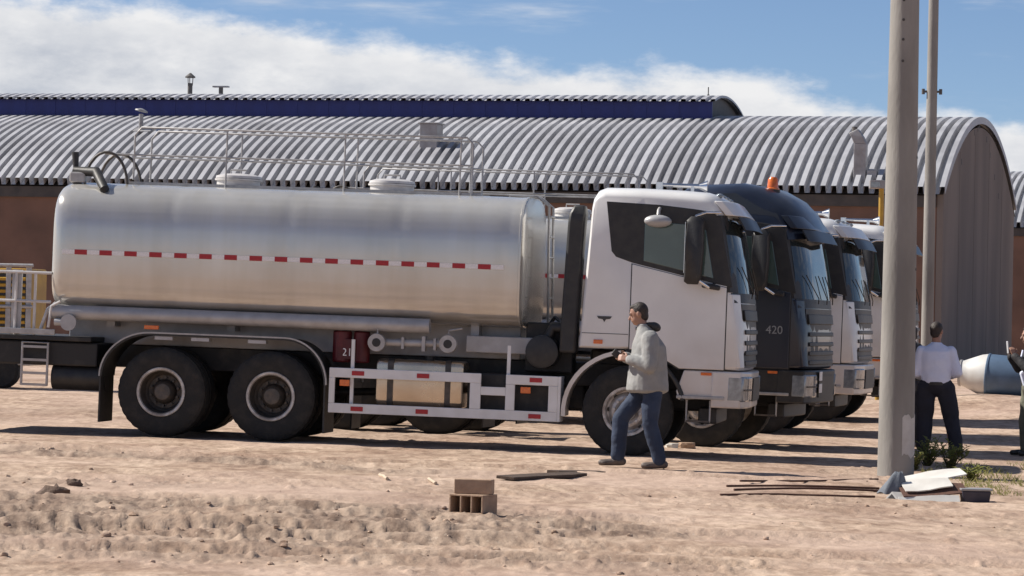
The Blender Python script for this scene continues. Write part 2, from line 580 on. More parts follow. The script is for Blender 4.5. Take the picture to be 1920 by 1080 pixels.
    m, N, L, b = new_mat('dry_soil')
    b.inputs['Roughness'].default_value = 0.95
    b.inputs['Specular IOR Level'].default_value = 0.2
    geo = N.new('ShaderNodeNewGeometry')
    def nz(scale, det, sc=(1, 1, 1)):
        mp = N.new('ShaderNodeMapping')
        mp.inputs['Scale'].default_value = sc
        L.new(geo.outputs['Position'], mp.inputs[0])
        n = N.new('ShaderNodeTexNoise')
        n.inputs['Scale'].default_value, n.inputs['Detail'].default_value = scale, det
        n.inputs['Roughness'].default_value = 0.62
        L.new(mp.outputs[0], n.inputs[0])
        return n.outputs['Fac']
    def ramp(fac, p0, c0, p1, c1):
        r = N.new('ShaderNodeValToRGB')
        r.color_ramp.elements[0].position, r.color_ramp.elements[1].position = p0, p1
        r.color_ramp.elements[0].color, r.color_ramp.elements[1].color = (*c0, 1), (*c1, 1)
        L.new(fac, r.inputs[0])
        return r.outputs[0]
    def mix(fac, a, b_, blend='MIX'):
        x = N.new('ShaderNodeMix')
        x.data_type, x.blend_type = 'RGBA', blend
        if isinstance(fac, float):
            x.inputs['Factor'].default_value = fac
        else:
            L.new(fac, x.inputs['Factor'])
        L.new(a, x.inputs[6])
        L.new(b_, x.inputs[7])
        return x.outputs[2]
    base = ramp(nz(0.5, 6, (1, 0.4, 1)), 0.34, (0.375, 0.270, 0.205), 0.64, (0.535, 0.42, 0.325))
    fine = ramp(nz(9.0, 8, (1, 0.35, 1)), 0.33, (0.58, 0.53, 0.50), 0.60, (1.08, 1.06, 1.04))
    c = mix(1.0, base, fine, 'MULTIPLY')
    mid = ramp(nz(2.1, 7, (1, 0.55, 1)), 0.36, (0.70, 0.65, 0.62), 0.58, (1.06, 1.06, 1.06))
    c = mix(1.0, c, mid, 'MULTIPLY')
    pink = ramp(nz(0.23, 3), 0.45, (0, 0, 0), 0.62, (1, 1, 1))
    pk = N.new('ShaderNodeRGB')
    pk.outputs[0].default_value = (0.52, 0.385, 0.315, 1)
    pf = N.new('ShaderNodeMath')
    pf.operation = 'MULTIPLY'
    L.new(pink, pf.inputs[0])
    pf.inputs[1].default_value = 0.45
    c = mix(pf.outputs[0], c, pk.outputs[0])
    atn = N.new('ShaderNodeAttribute')
    atn.attribute_name = 'churned'
    soil = ramp(nz(5.0, 8, (1, 0.5, 1)), 0.36, (0.145, 0.098, 0.073), 0.60, (0.40, 0.30, 0.228))
    cf = N.new('ShaderNodeMath')
    cf.operation = 'MULTIPLY'
    L.new(atn.outputs['Fac'], cf.inputs[0])
    cf.inputs[1].default_value = 0.95
    c = mix(cf.outputs[0], c, soil)
    pale = ramp(nz(22.0, 4, (1, 0.5, 1)), 0.63, (0, 0, 0), 0.72, (1, 1, 1))
    pc = N.new('ShaderNodeRGB')
    pc.outputs[0].default_value = (0.55, 0.46, 0.37, 1)
    pm = N.new('ShaderNodeMath')
    pm.operation = 'MULTIPLY'
    L.new(pale, pm.inputs[0])
    pm.inputs[1].default_value = 0.55
    c = mix(pm.outputs[0], c, pc.outputs[0])
    L.new(c, b.inputs['Base Color'])
    bp = N.new('ShaderNodeBump')
    bp.inputs['Strength'].default_value, bp.inputs['Distance'].default_value = 0.5, 0.03
    L.new(nz(24.0, 8), bp.inputs['Height'])
    L.new(bp.outputs[0], b.inputs['Normal'])
    me.materials.append(m)
    M['soil'] = m
    return o, X, Y, H, rows, ang, rough

ground, gX, gY, gH, g_rows, g_ang, g_rough = build_ground()

def gh(x, y):
    """Height of the finished ground under a point."""
    i = int(np.clip(np.searchsorted(g_rows, y), 1, len(g_rows) - 1))
    j = int(np.clip(np.searchsorted(g_ang, x / y), 1, len(g_ang) - 1))
    return float(gH[i - 1:i + 1, j - 1:j + 1].mean())

def ground_at(px, py):
    """Ground point seen at a pixel."""
    lo, hi = 15.0, 80.0
    for _ in range(40):
        mid = (lo + hi) / 2
        p = at(px, py, mid)
        if p.z > G(p.x, p.y):
            lo = mid
        else:
            hi = mid
    p = at(px, py, lo)
    return Vector((p.x, p.y, gh(p.x, p.y)))

def loose_clods():
    b = MB()
    k = 0
    while k < 420:
        y = 20.0 + 17 * nrng.random() ** 1.2
        x = (nrng.random() * 2 - 1) * 0.17 * y
        if nrng.random() > g_rough[np.searchsorted(g_rows, y), np.searchsorted(g_ang, x / y)] + 0.03:
            continue
        r = 0.006 + 0.022 * nrng.random() ** 3
        z = gh(x, y)
        n, m_ = 7, 4
        rings = []
        for i in range(m_ + 1):
            t = math.pi * (i + 0.03) / (m_ + 0.06)
            rings.append([Vector((x, y, z + r * 0.3)) + Vector((math.sin(t) * math.cos(6.283 * q / n) * 1.2, math.sin(t) * math.sin(6.283 * q / n), math.cos(t) * 0.75))
                          * r * (0.75 + 0.5 * nrng.random()) for q in range(n)])
        b.loft(rings)
        k += 1
    o = b.build('dirt_clods', M['soil'], smooth=50, fix=False)
    tag(o, 'loose clods of dry earth strewn over the churned soil', 'clods', None, 'stuff')
loose_clods()

# ------------------------------------------------------------------ warehouses with barrel roofs
def roof_metal(name, c, c2):
    m = mat(name, c, 0.5, 0.15, c2=c2, scale=0.9, contrast=(0.3, 0.7), bump=0.08, bscale=9, rvar=0.05)
    N, L = m.node_tree.nodes, m.node_tree.links
    b = N['Principled BSDF']
    src = b.inputs['Base Color'].links[0].from_socket
    oi = N.new('ShaderNodeObjectInfo')                   # every sheet has aged a little differently
    mr = N.new('ShaderNodeMapRange')
    L.new(oi.outputs['Random'], mr.inputs[0])
    mr.inputs[3].default_value, mr.inputs[4].default_value = 0.84, 1.10
    vm = N.new('ShaderNodeVectorMath')
    vm.operation = 'SCALE'
    L.new(src, vm.inputs[0])
    L.new(mr.outputs[0], vm.inputs['Scale'])
    g = N.new('ShaderNodeNewGeometry')
    nz = N.new('ShaderNodeTexNoise')
    nz.inputs['Scale'].default_value, nz.inputs['Detail'].default_value = 0.35, 8
    L.new(g.outputs['Position'], nz.inputs[0])
    rp = N.new('ShaderNodeValToRGB')
    rp.color_ramp.elements[0].position, rp.color_ramp.elements[1].position = 0.36, 0.56
    rp.color_ramp.elements[0].color, rp.color_ramp.elements[1].color = (0.86, 0.85, 0.85, 1), (1.03, 1.03, 1.03, 1)
    L.new(nz.outputs['Fac'], rp.inputs[0])
    mx = N.new('ShaderNodeMix')
    mx.data_type, mx.blend_type = 'RGBA', 'MULTIPLY'
    mx.inputs['Factor'].default_value = 1.0
    L.new(vm.outputs[0], mx.inputs[6])
    L.new(rp.outputs[0], mx.inputs[7])
    L.new(mx.outputs[2], b.inputs['Base Color'])
    return m
M['roof'] = roof_metal('zinc_roof_sheet', (0.50, 0.503, 0.53), (0.385, 0.39, 0.412))
M['brick'] = mat('red_brick_wall', (0.20, 0.115, 0.085), 0.9, c2=(0.13, 0.08, 0.062), scale=0.6, bump=0.3, bscale=12)
M['gable'] = mat('brown_gable_wall', (0.215, 0.185, 0.168), 0.9, c2=(0.155, 0.135, 0.125), scale=0.45, bump=0.3, bscale=10, stretch=(1, 1, 0.25))
M['fascia'] = mat('dark_fascia', (0.045, 0.042, 0.042), 0.6, c2=(0.07, 0.062, 0.058), scale=3)
M['blue'] = mat('blue_sheet_wall', (0.018, 0.030, 0.175), 0.5, c2=(0.015, 0.024, 0.145), scale=0.7, stretch=(3, 1, 1))
M['concrete'] = mat('concrete_pole', (0.295, 0.28, 0.26), 0.85, c2=(0.195, 0.184, 0.17), scale=2.2, bump=0.25, bscale=30, stretch=(1, 1, 0.3))

W_HALF, W_EAVE, W_APEX = 11.3, 6.46, 9.62
def arch_z(v, half=W_HALF, eave=W_EAVE, apex=W_APEX):
    rise = apex - eave
    rad = (half * half + rise * rise) / (2 * rise)
    return apex - rad + math.sqrt(rad * rad - (v - half) ** 2)

def arch_panel(v0, v1, zfun, pitch, depth, n, lift=0.0):
    """One ribbed sheet bent over the roof: a flat pan with a raised box rib, along x from 0 to pitch."""
    prof = [(0, 0), (0.47 * pitch, 0), (0.50 * pitch, depth), (0.97 * pitch, depth), (pitch, 0)]
    b = MB()
    rings = []
    for i in range(n + 1):
        v = v0 + (v1 - v0) * i / n
        e = 0.01
        t = Vector((0, e * 2, zfun(min(v + e, v1)) - zfun(max(v - e, v0)))).normalized()
        nrm = Vector((0, -t.z, t.y))
        rings.append([Vector((x, v, zfun(v))) + nrm * (h - lift) for x, h in prof])
    b.loft(rings, cap=False, closed=False)
    return b

def warehouse(root, length, pitch=0.39, monitor=None, gable_holes=True, span=None):
    half, eave = W_HALF, W_EAVE
    x1 = 0.0
    x0 = -length
    # walls
    b = MB()
    b.box(x0, x1 - 0.26, 0.35, 0.62, -1.0, eave - 0.15)
    b.build('wall', M['brick'], root)
    pts = [(v, arch_z(v) - 0.20) for v in np.linspace(0.35, 2 * half - 0.35, 31)]
    ring = [(0.35, -1.0)] + pts + [(2 * half - 0.35, -1.0)]
    b = MB()
    b.loft([[(x1 - 0.25, v, z) for v, z in ring], [(x1 - 0.02, v, z) for v, z in ring]])
    gable = b.build('gable_wall', M['gable'], root)
    b = MB()
    b.box(x0, x1 - 0.26, 2 * half - 0.6, 2 * half - 0.36, -1.0, eave - 0.15)
    b.build('wall', M['brick'], root)
    b = MB()
    b.loft([[(x0 + 0.02, v, z) for v, z in ring], [(x0 + 0.25, v, z) for v, z in ring]])
    b.build('gable_wall', M['gable'], root)
    if gable_holes:
        for v, z in ((8.6, 9.0), (10.1, 9.35), (12.4, 8.95), (13.6, 8.4), (15.2, 7.6), (16.6, 6.9), (9.6, 9.2), (5.0, 7.7)):
            MB().box(x1 - 0.03, x1 - 0.012, v, v + 0.16, z, z + 0.22).build('vent_hole', M['fascia'], gable)
        for k in range(1, 5):                      # narrow concrete ties dividing the gable into bays
            v = 0.35 + k * (2 * half - 0.7) / 5
            MB().box(x1 - 0.02, x1 - 0.012, v - 0.10, v + 0.10, -1.0, arch_z(v) - 0.45).build('pilaster', M['gable'], gable)
    # eave beam
    MB().box(x0, x1 - 0.27, 0.22, 0.345, eave - 0.52, eave - 0.10).build('eave_beam', M['fascia'], root, bevel=0.01)
    # roof: a lining under the sheets, then each bent sheet
    lin = MB()
    vs_ = np.linspace(0.15, 2 * half - 0.15, 25)
    lin.loft([[(x0, v, arch_z(v) - 0.16) for v in vs_], [(x1, v, arch_z(v) - 0.16) for v in vs_]], cap=False, closed=False)
    roof = lin.build('roof', M['fascia'], root, fix=False)
    n = int(round(length / pitch))
    first = None
    for k in range(n):
        x = x1 + 0.08 - (k + 1) * pitch
        if first is None:
            first = arch_panel(0.0, 2 * half, arch_z, pitch, 0.27, 30, 0.06).build('roof_sheet', M['roof'], roof, fix=False, loc=(x, 0, 0))
        else:
            share(first, None, roof, (x, 0, 0))
    if monitor:
        mx0, mx1 = monitor
        def mz(v):
            return float(np.interp(v, [7.7, 8.3, 9.0, 9.8, 10.6, 11.5, 12.4, 13.2, 13.9],
                                   [10.20, 10.34, 10.43, 10.47, 10.45, 10.36, 10.20, 9.99, 9.75]))
        mon = MB()
        mon.box(mx0, mx1, 8.05, 8.15, 9.0, 10.24)
        wall = mon.build('clerestory', M['blue'], root)
        k = 0
        while mx0 + k * 1.3 < mx1 - 1.0:
            share(bp_, None, wall, (mx1 - (k + 1) * 1.3, 0, 0)) if k else None
            if k == 0:
                bp_ = MB().box(0.004, 1.296, 8.035, 8.048, 9.1, 10.22).build('blue_panel', M['blue'], wall, bevel=0.003, loc=(mx1 - 1.3, 0, 0))
            k += 1
        ring = [(8.16, 9.3)] + [(v, mz(v) - 0.03) for v in np.linspace(8.16, 13.4, 14)] + [(13.4, 9.1)]
        MB().loft([[(mx1 - 0.12, v, z) for v, z in ring], [(mx1 - 0.03, v, z) for v, z in ring]]).build('clerestory_end', M['fascia'], root)
        cl = MB()
        vs2 = np.linspace(7.8, 13.8, 12)
        cl.loft([[(mx0, v, mz(v) - 0.03) for v in vs2], [(mx1 + 0.1, v, mz(v) - 0.03) for v in vs2]], cap=False, closed=False)
        crf = cl.build('clerestory_roof', M['fascia'], root, fix=False)
        n = int((mx1 - mx0) / pitch)
        first = None
        for k in range(n):
            x = mx1 + 0.2 - (k + 1) * pitch
            if first is None:
                first = arch_panel(7.7, 13.9, mz, pitch, 0.09, 14).build('roof_sheet', M['roof'], crf, fix=False, loc=(x, 0, 0))
            else:
                share(first, None, crf, (x, 0, 0))

WH_YAW = R(15)
wc = at(1768, 360, 120.0)
WH0 = Vector((wc.x, wc.y, 0))
wh = empty('warehouse', WH0, (0, 0, -WH_YAW))
tag(wh, 'long brick warehouse with ribbed barrel roof and blue clerestory behind the trucks', 'warehouse')
warehouse(wh, 46.8, monitor=(-46.8, -10.1))

WM = Matrix.Translation(WH0) @ Matrix.Rotation(-WH_YAW, 4, 'Z')
def on_wh(px, py, v):
    """Local warehouse point (x, v, z) seen at a pixel, on the plane at depth v behind its front wall."""
    inv = WM.inverted()
    o, d = inv @ Vector((0, 0, CAM_H)), (inv.to_3x3() @ (at(px, py, 100) - Vector((0, 0, CAM_H))))
    t = (v - o.y) / d.y
    return o + d * t

w2 = at(1886, 392, 176.0)
wh2 = empty('warehouse', Vector((w2.x + 16.9, w2.y - 4.3, 0.6)), (0, 0, -R(15)))
tag(wh2, 'second barrel roofed warehouse peeking out at the right edge of the picture', 'warehouse')
warehouse(wh2, 26.0, gable_holes=False)

# ------------------------------------------------------------------ trucks
# local frame of a truck: x forward from the front axle, y to the truck's left, z up; its right side faces the camera
HW = 1.24

def interp(pts, t):
    xs = [p[0] for p in pts]
    return float(np.interp(t, xs, [p[1] for p in pts]))

FRONT = [(0.60, 1.38), (0.90, 1.40), (1.08, 1.39), (1.30, 1.395), (1.60, 1.39), (1.86, 1.37), (1.96, 1.36), (2.40, 1.29), (2.88, 1.18), (3.02, 1.12), (3.20, 0.9)]
def wrap_at(z):
    return float(np.interp(z, [1.0, 1.7, 2.0, 2.9, 3.1], [0.09, 0.12, 0.20, 0.16, 0.14]))

def front_x(z, y, wrap=None):
    t = min(abs(y) / HW, 1.0)
    return interp(FRONT, z) - (wrap_at(z) if wrap is None else wrap) * t ** 5

def front_strip(b, y0, y1, z0, z1, off, thick, n=16, wrap=None, rake=0.0):
    """A band that follows the curved front of the cab."""
    rings = []
    for i in range(n + 1):
        y = y0 + (y1 - y0) * i / n
        xa, xb = front_x(z0, y, wrap) + off + rake, front_x(z1, y, wrap) + off
        rings.append([(xa - thick, y, z0), (xa, y, z0), (xb, y, z1), (xb - thick, y, z1)])
    return b.loft(rings)

CAB_PROFILE = [  # x, z, how far it yields to the rounded front, to the rounded roof edge
    (-0.61, 1.27, 0, 0), (-0.585, 1.7, 0, 0), (-0.55, 2.3, 0, 0), (-0.51, 2.95, 0, .2), (-0.49, 3.08, 0, .6), (-0.45, 3.16, 0, 1), (-0.36, 3.20, 0, 1),
    (0.10, 3.205, 0, 1), (0.55, 3.195, .1, 1), (0.85, 3.18, .4, 1), (1.00, 3.14, .8, .8), (1.11, 3.04, 1, .5), (1.17, 2.92, 1, .1),
    (1.29, 2.40, 1, 0), (1.36, 1.96, 1, 0), (1.37, 1.86, 1, 0), (1.39, 1.55, 1, 0), (1.395, 1.30, 1, 0), (1.39, 1.10, 1, 0), (1.36, 1.07, 1, 0),
    (0.60, 1.07, 0, 0), (0.50, 1.12, 0, 0), (0.38, 1.19, 0, 0), (0.22, 1.25, 0, 0), (0.05, 1.275, 0, 0), (-0.2, 1.27, 0, 0)]

def cab_shell(mt, parent):
    rings = []
    for y in (-1, -0.985, -0.95, -0.88, -0.78, -0.6, -0.35, 0, 0.35, 0.6, 0.78, 0.88, 0.95, 0.985, 1):
        t = abs(y)
        inset = {1: 0.035, 0.985: 0.012}.get(t, 0.0)
        ring = []
        for x, z, wf, wt in CAB_PROFILE:
            xx = x - wf * wrap_at(z) * t ** 5
            zz = z - wt * 0.10 * t ** 10
            if inset:
                cx, cz = 0.4, 2.1
                d = Vector((xx - cx, zz - cz))
                k = 1 - inset / max(d.length, 0.3)
                xx, zz = cx + d.x * k, cz + d.y * k
            ring.append((xx, y * HW, zz))
        rings.append(ring)
    return MB().loft(rings).build('cab', mt, parent, smooth=38)

def text_mesh(body, size, name, mt, parent, loc, rot, extrude=0.003):
    cu = bpy.data.curves.new(name, 'FONT')
    cu.body, cu.size, cu.extrude, cu.align_x = body, size, extrude, 'CENTER'
    tmp = bpy.data.objects.new(name, cu)
    col.objects.link(tmp)
    dg = bpy.context.evaluated_depsgraph_get()
    me = bpy.data.meshes.new_from_object(tmp.evaluated_get(dg))
    bpy.data.objects.remove(tmp)
    bpy.data.curves.remove(cu)
    me.materials.clear()
    me.materials.append(mt)
    o = bpy.data.objects.new(name, me)
    col.objects.link(o)
    o.parent, o.location, o.rotation_euler = parent, loc, rot
    return o

def make_wheel_meshes():
    out = {}
    tyre = [(-0.150, 0.300), (-0.158, 0.33), (-0.165, 0.40), (-0.162, 0.46), (-0.150, 0.510), (-0.130, 0.528), (-0.125, 0.538),
            (-0.05, 0.541), (-0.045, 0.528), (-0.035, 0.528), (-0.03, 0.542), (0.03, 0.542), (0.035, 0.528), (0.045, 0.528), (0.05, 0.541),
            (0.125, 0.538), (0.130, 0.528), (0.150, 0.510), (0.162, 0.46), (0.165, 0.40), (0.158, 0.33), (0.150, 0.300)]
    def lug(i, k, r):
        return r - 0.007 if (r > 0.527 and r < 0.54 and i in (5, 6, 15, 16) and k % 3 == 0) else r
    single = MB().lathe(tyre, n=96, rfun=lug, cap=False)
    double = MB().lathe(tyre, n=96, rfun=lug, cap=False).lathe(tyre, origin=(0, 0.345, 0), n=96, rfun=lug, cap=False)
    out['tyre1'], out['tyre2'] = single, double
    # rear rim: deep dish with a bright lip;  the axis points away from the outside (outside is -y)
    out['rim2'] = MB().lathe([(-0.158, 0.285), (-0.165, 0.292), (-0.165, 0.262), (-0.150, 0.255), (-0.05, 0.245), (0.03, 0.235), (0.06, 0.20), (0.06, 0.12), (0.10, 0.12), (0.12, 0.28), (0.14, 0.302), (-0.14, 0.302)], n=56, cap=False)
    out['lip2'] = MB().lathe([(-0.157, 0.300), (-0.166, 0.294), (-0.168, 0.272), (-0.160, 0.258), (-0.150, 0.256)], n=56, cap=False)
    out['rim1'] = MB().lathe([(-0.150, 0.285), (-0.158, 0.292), (-0.156, 0.262), (-0.140, 0.252), (-0.075, 0.245), (-0.070, 0.225), (-0.10, 0.205), (-0.125, 0.185), (-0.135, 0.15), (-0.115, 0.135), (-0.10, 0.11), (0.1, 0.12), (0.14, 0.302), (-0.13, 0.302)], n=56, cap=False)
    h2 = MB().lathe([(-0.075, 0.001), (-0.085, 0.06), (-0.08, 0.095), (-0.05, 0.125), (0.0, 0.140), (0.045, 0.15), (0.08, 0.15)], n=32)
    for k in range(10):
        a = 2 * math.pi * k / 10
        h2.cyl((0.172 * math.cos(a), 0.065, 0.172 * math.sin(a)), (0.172 * math.cos(a), 0.015, 0.172 * math.sin(a)), 0.017, n=8)
    out['hub2'] = h2
    h1 = MB().lathe([(-0.175, 0.001), (-0.18, 0.05), (-0.175, 0.085), (-0.15, 0.10), (-0.10, 0.108), (0.0, 0.11)], n=32)
    for k in range(10):
        a = 2 * math.pi * k / 10
        h1.cyl((0.158 * math.cos(a), -0.12, 0.158 * math.sin(a)), (0.158 * math.cos(a), -0.165, 0.158 * math.sin(a)), 0.017, n=8)
    out['hub1'] = h1
    hh = MB()
    for k in range(8):
        a = 2 * math.pi * (k + 0.5) / 8
        hh.cyl((0.222 * math.cos(a), -0.074, 0.222 * math.sin(a)), (0.222 * math.cos(a), -0.0785, 0.222 * math.sin(a)), 0.026, n=10)
    out['hole1'] = hh
    return out
WM_ = make_wheel_meshes()
_wheel_cache = {}

def wheel(parent, x, side, kind, rim_mat='rim'):
    """kind 1: single front wheel, 2: twin rear wheel; side -1 right, 1 left."""
    key = (kind, rim_mat)
    def get(nm, src, mt, par, sm=35):
        ck = (src, mt)
        if ck in _wheel_cache:
            o = share(_wheel_cache[ck], nm, par)
        else:
            o = WM_[src].build(nm, M[mt], par, smooth=sm)
            _wheel_cache[ck] = o
        return o
    t = get('wheel', 'tyre%d' % kind, 'tyre', parent)
    yc = side * (1.25 - 0.165)
    t.location = (x, yc, 0.535)
    t.rotation_euler = (0, rng.random() * 6.28, 0 if side < 0 else math.pi)
    if side > 0:
        t.rotation_euler = (0, rng.random() * 6.28, math.pi)
    r = get('rim', 'rim%d' % kind, rim_mat if kind == 1 else 'hub', t)
    if kind == 2:
        get('rim_lip', 'lip2', rim_mat, t).matrix_parent_inverse = Matrix.Identity(4)
    r.matrix_parent_inverse = Matrix.Identity(4)
    h = get('hub', 'hub%d' % kind, 'hub' if kind == 2 else rim_mat, t)
    h.matrix_parent_inverse = Matrix.Identity(4)
    if kind == 1:
        get('hand_hole', 'hole1', 'chassis', t).matrix_parent_inverse = Matrix.Identity(4)
    return t

def mudguard(b, x_l, z_l, x_c0, x_c1, z_top, x_r, z_r, y0, y1, th=0.02):
    """Long arch over both rear axles."""
    pts = []
    for k in range(13):
        a = math.pi - k / 12 * math.pi / 2
        pts.append((x_c0 + (x_c0 - x_l) * math.cos(a), z_l + (z_top - z_l) * math.sin(a)))
    for k in range(13):
        a = math.pi / 2 - k / 12 * math.pi / 2
        pts.append((x_c1 + (x_r - x_c1) * math.cos(a), z_r + (z_top - z_r) * math.sin(a)))
    rings = []
    for i, (x, z) in enumerate(pts):
        p, q = pts[max(i - 1, 0)], pts[min(i + 1, len(pts) - 1)]
        t = Vector((q[0] - p[0], q[1] - p[1])).normalized()
        nx, nz = -t.y, t.x
        rings.append([(x, y0, z), (x, y1, z), (x - nx * th, y1, z - nz * th), (x - nx * th, y0, z - nz * th)])
    return b.loft(rings)

TANK_ZC, TANK_HZ, TANK_HY = 2.265, 0.80, 1.20
def tank_ring(x, k=1.0, n=80, e=3.8):
    ring = []
    for i in range(n):
        a = 2 * math.pi * i / n
        c, s = math.cos(a), math.sin(a)
        q = e if s > 0 else 5.5                     # tighter corners along the bottom
        y = math.copysign(abs(c) ** (2 / q), c) * TANK_HY * k
        z = math.copysign(abs(s) ** (2 / q), s) * TANK_HZ * k
        ring.append((x, y, TANK_ZC + z))
    return ring

def tank_side_y(z, e=3.8):
    e = e if z > TANK_ZC else 5.5
    s = min(abs((z - TANK_ZC) / TANK_HZ), 0.999)
    return -TANK_HY * (1 - s ** e) ** (1 / e)

def build_tank(root, x0, x1, full=True):
    rings = []
    for dx, k in ((0.0, 0.86), (0.015, 0.92), (0.04, 0.955), (0.08, 0.98), (0.14, 0.994), (0.22, 1.0)):
        rings.append(tank_ring(x0 + dx, k))
    seams = [x0 + (x1 - x0) * f for f in (0.26, 0.51, 0.745, 0.975)]
    x = x0 + 0.30
    while x < x1 - 0.04:
        k = 1.0
        for s in seams:
            k -= 0.0050 * math.exp(-((x - s) / 0.060) ** 2)
        rings.append(tank_ring(x, k))
        x += 0.05
    rings += [tank_ring(x1 - 0.03, 1.0), tank_ring(x1 - 0.025, 1.008), tank_ring(x1, 1.008), tank_ring(x1 + 0.001, 0.985), tank_ring(x1 + 0.010, 0.975),
              tank_ring(x1 + 0.022, 0.90), tank_ring(x1 + 0.04, 0.70), tank_ring(x1 + 0.05, 0.45), tank_ring(x1 + 0.055, 0.15)]
    tank = MB().loft(rings).build('tank', M['tank'], root, smooth=30)
    # red and white marking tape, one piece per colour field
    zs = 2.19
    y = tank_side_y(zs)
    seg = (x1 - x0 - 0.36) / 35.0
    red = white = None
    for i in range(35):
        xs = x0 + 0.16 + i * seg
        w = seg * (0.52 if i % 2 else 0.48) if False else seg
        if i % 2 == 1:
            if red is None:
                red = MB().box(0, w, -0.004, 0.004, -0.030, 0.030).build('red_tape', M['red'], tank, loc=(xs, y - 0.006, zs))
            else:
                share(red, None, tank, (xs, y - 0.006, zs))
        else:
            if white is None:
                white = MB().box(0.0, w, -0.003, 0.003, -0.026, 0.026).build('white_tape', M['tape'], tank, loc=(xs, y - 0.005, zs))
            else:
                share(white, None, tank, (xs, y - 0.005, zs))
    if not full:
        return tank
    ztop = TANK_ZC + TANK_HZ
    # manholes
    for xm in (x0 + 0.355 * (x1 - x0), x0 + 0.69 * (x1 - x0)):
        mh = MB().lathe([(-0.03, 0.27), (0.09, 0.27), (0.095, 0.295), (0.115, 0.295), (0.12, 0.26)], (xm, 0.0, ztop), (0, 0, 1), 32).build('manhole', M['hatch'], root, smooth=35)
        MB().lathe([(0.0, 0.285), (0.03, 0.28), (0.055, 0.20), (0.065, 0.05)], (xm, 0.0, ztop + 0.122), (0, 0, 1), 32).build('lid', M['hatch'], mh, smooth=35)
        MB().tube([(xm - 0.10, 0, ztop + 0.18), (xm - 0.10, 0, ztop + 0.23), (xm + 0.10, 0, ztop + 0.23), (xm + 0.10, 0, ztop + 0.18)], 0.012).build('lid_handle', M['rail'], mh)
    # walkway
    MB().box(x0 + 0.75, x1 - 0.62, -0.42, -0.30, ztop - 0.005, ztop + 0.03).box(x0 + 0.75, x1 - 0.62, 0.30, 0.42, ztop - 0.005, ztop + 0.03).build('walkway', M['rail'], root)
    # rails on both sides of the walkway
    xa, xb = x0 + 0.70, x1 - 0.73
    for sy in (-0.44, 0.44):
        top = MB().tube([(xa + 0.12, sy, ztop + 0.05), (xa + 0.12, sy, ztop + 0.60), (xa + 0.2, sy, ztop + 0.70), (xb - 0.08, sy, ztop + 0.70), (xb, sy, ztop + 0.62), (xb, sy, ztop - 0.02)], 0.0125, 8).build('hand_rail', M['rail'], root, smooth=50)
        MB().tube([(xa - 0.25, sy, ztop + 0.36), (xb, sy, ztop + 0.36)], 0.0115, 8).build('middle_rail', M['rail'], top, smooth=50)
        for f in (0.295, 0.635, 0.965):
            xp = xa + (xb - xa) * f
            MB().tube([(xp, sy, ztop - 0.03), (xp, sy, ztop + 0.70)], 0.0115, 8).build('rail_post', M['rail'], top, smooth=50)
    # ladder at the front head
    lad = MB()
    for sy in (-0.22, 0.22):
        lad.tube([(x1 - 0.3, sy, ztop + 0.02), (x1 + 0.05, sy, ztop + 0.02), (x1 + 0.2, sy, ztop - 0.1), (x1 + 0.24, sy, 1.5)], 0.016, 8)
    ladder = lad.build('ladder', M['rail'], root, smooth=50)
    for k in range(6):
        z = ztop - 0.22 - k * 0.25
        MB().tube([(x1 + 0.22, -0.22, z), (x1 + 0.22, 0.22, z)], 0.013, 6).build('rung', M['rail'], ladder)
    # water cannon and its hoop at the tail
    hoop = [(x0 + 0.22 + 0.27 * (1 - math.cos(a)), -0.5, ztop - 0.04 + 0.42 * math.sin(a)) for a in np.linspace(0.05, math.pi * 0.98, 14)]
    hp = MB().tube(hoop, 0.018, 8).build('hoop', M['hub'], root, smooth=50)
    MB().tube([(p[0] + 0.05, 0.0, p[2]) for p in hoop], 0.018, 8).build('hoop_bar', M['hub'], hp, smooth=50)
    wc_ = MB()
    wc_.tube([(x0 + 0.16, -0.62, ztop - 0.03), (x0 + 0.16, -0.62, ztop + 0.13)], 0.055, 12)
    wc_.tube([(x0 + 0.12, -0.62, ztop + 0.13), (x0 + 0.42, -0.72, ztop + 0.12), (x0 + 0.60, -0.98, ztop - 0.10), (x0 + 0.62, -1.0, ztop - 0.14)], [0.055, 0.065, 0.06, 0.02], 10)
    cn = wc_.build('water_cannon', M['chassis'], root, smooth=40)
    MB().tube([(x0 + 0.13, -0.6, ztop + 0.13), (x0 + 0.11, -0.58, ztop + 0.36)], [0.03, 0.045], 10).build('nozzle', M['black'], cn, smooth=40)
    MB().obox((x0 + 0.18, -0.66, ztop + 0.05), (0.20, 0.12, 0.13)).build('pump_head', M['rail'], cn, bevel=0.02)
    return tank

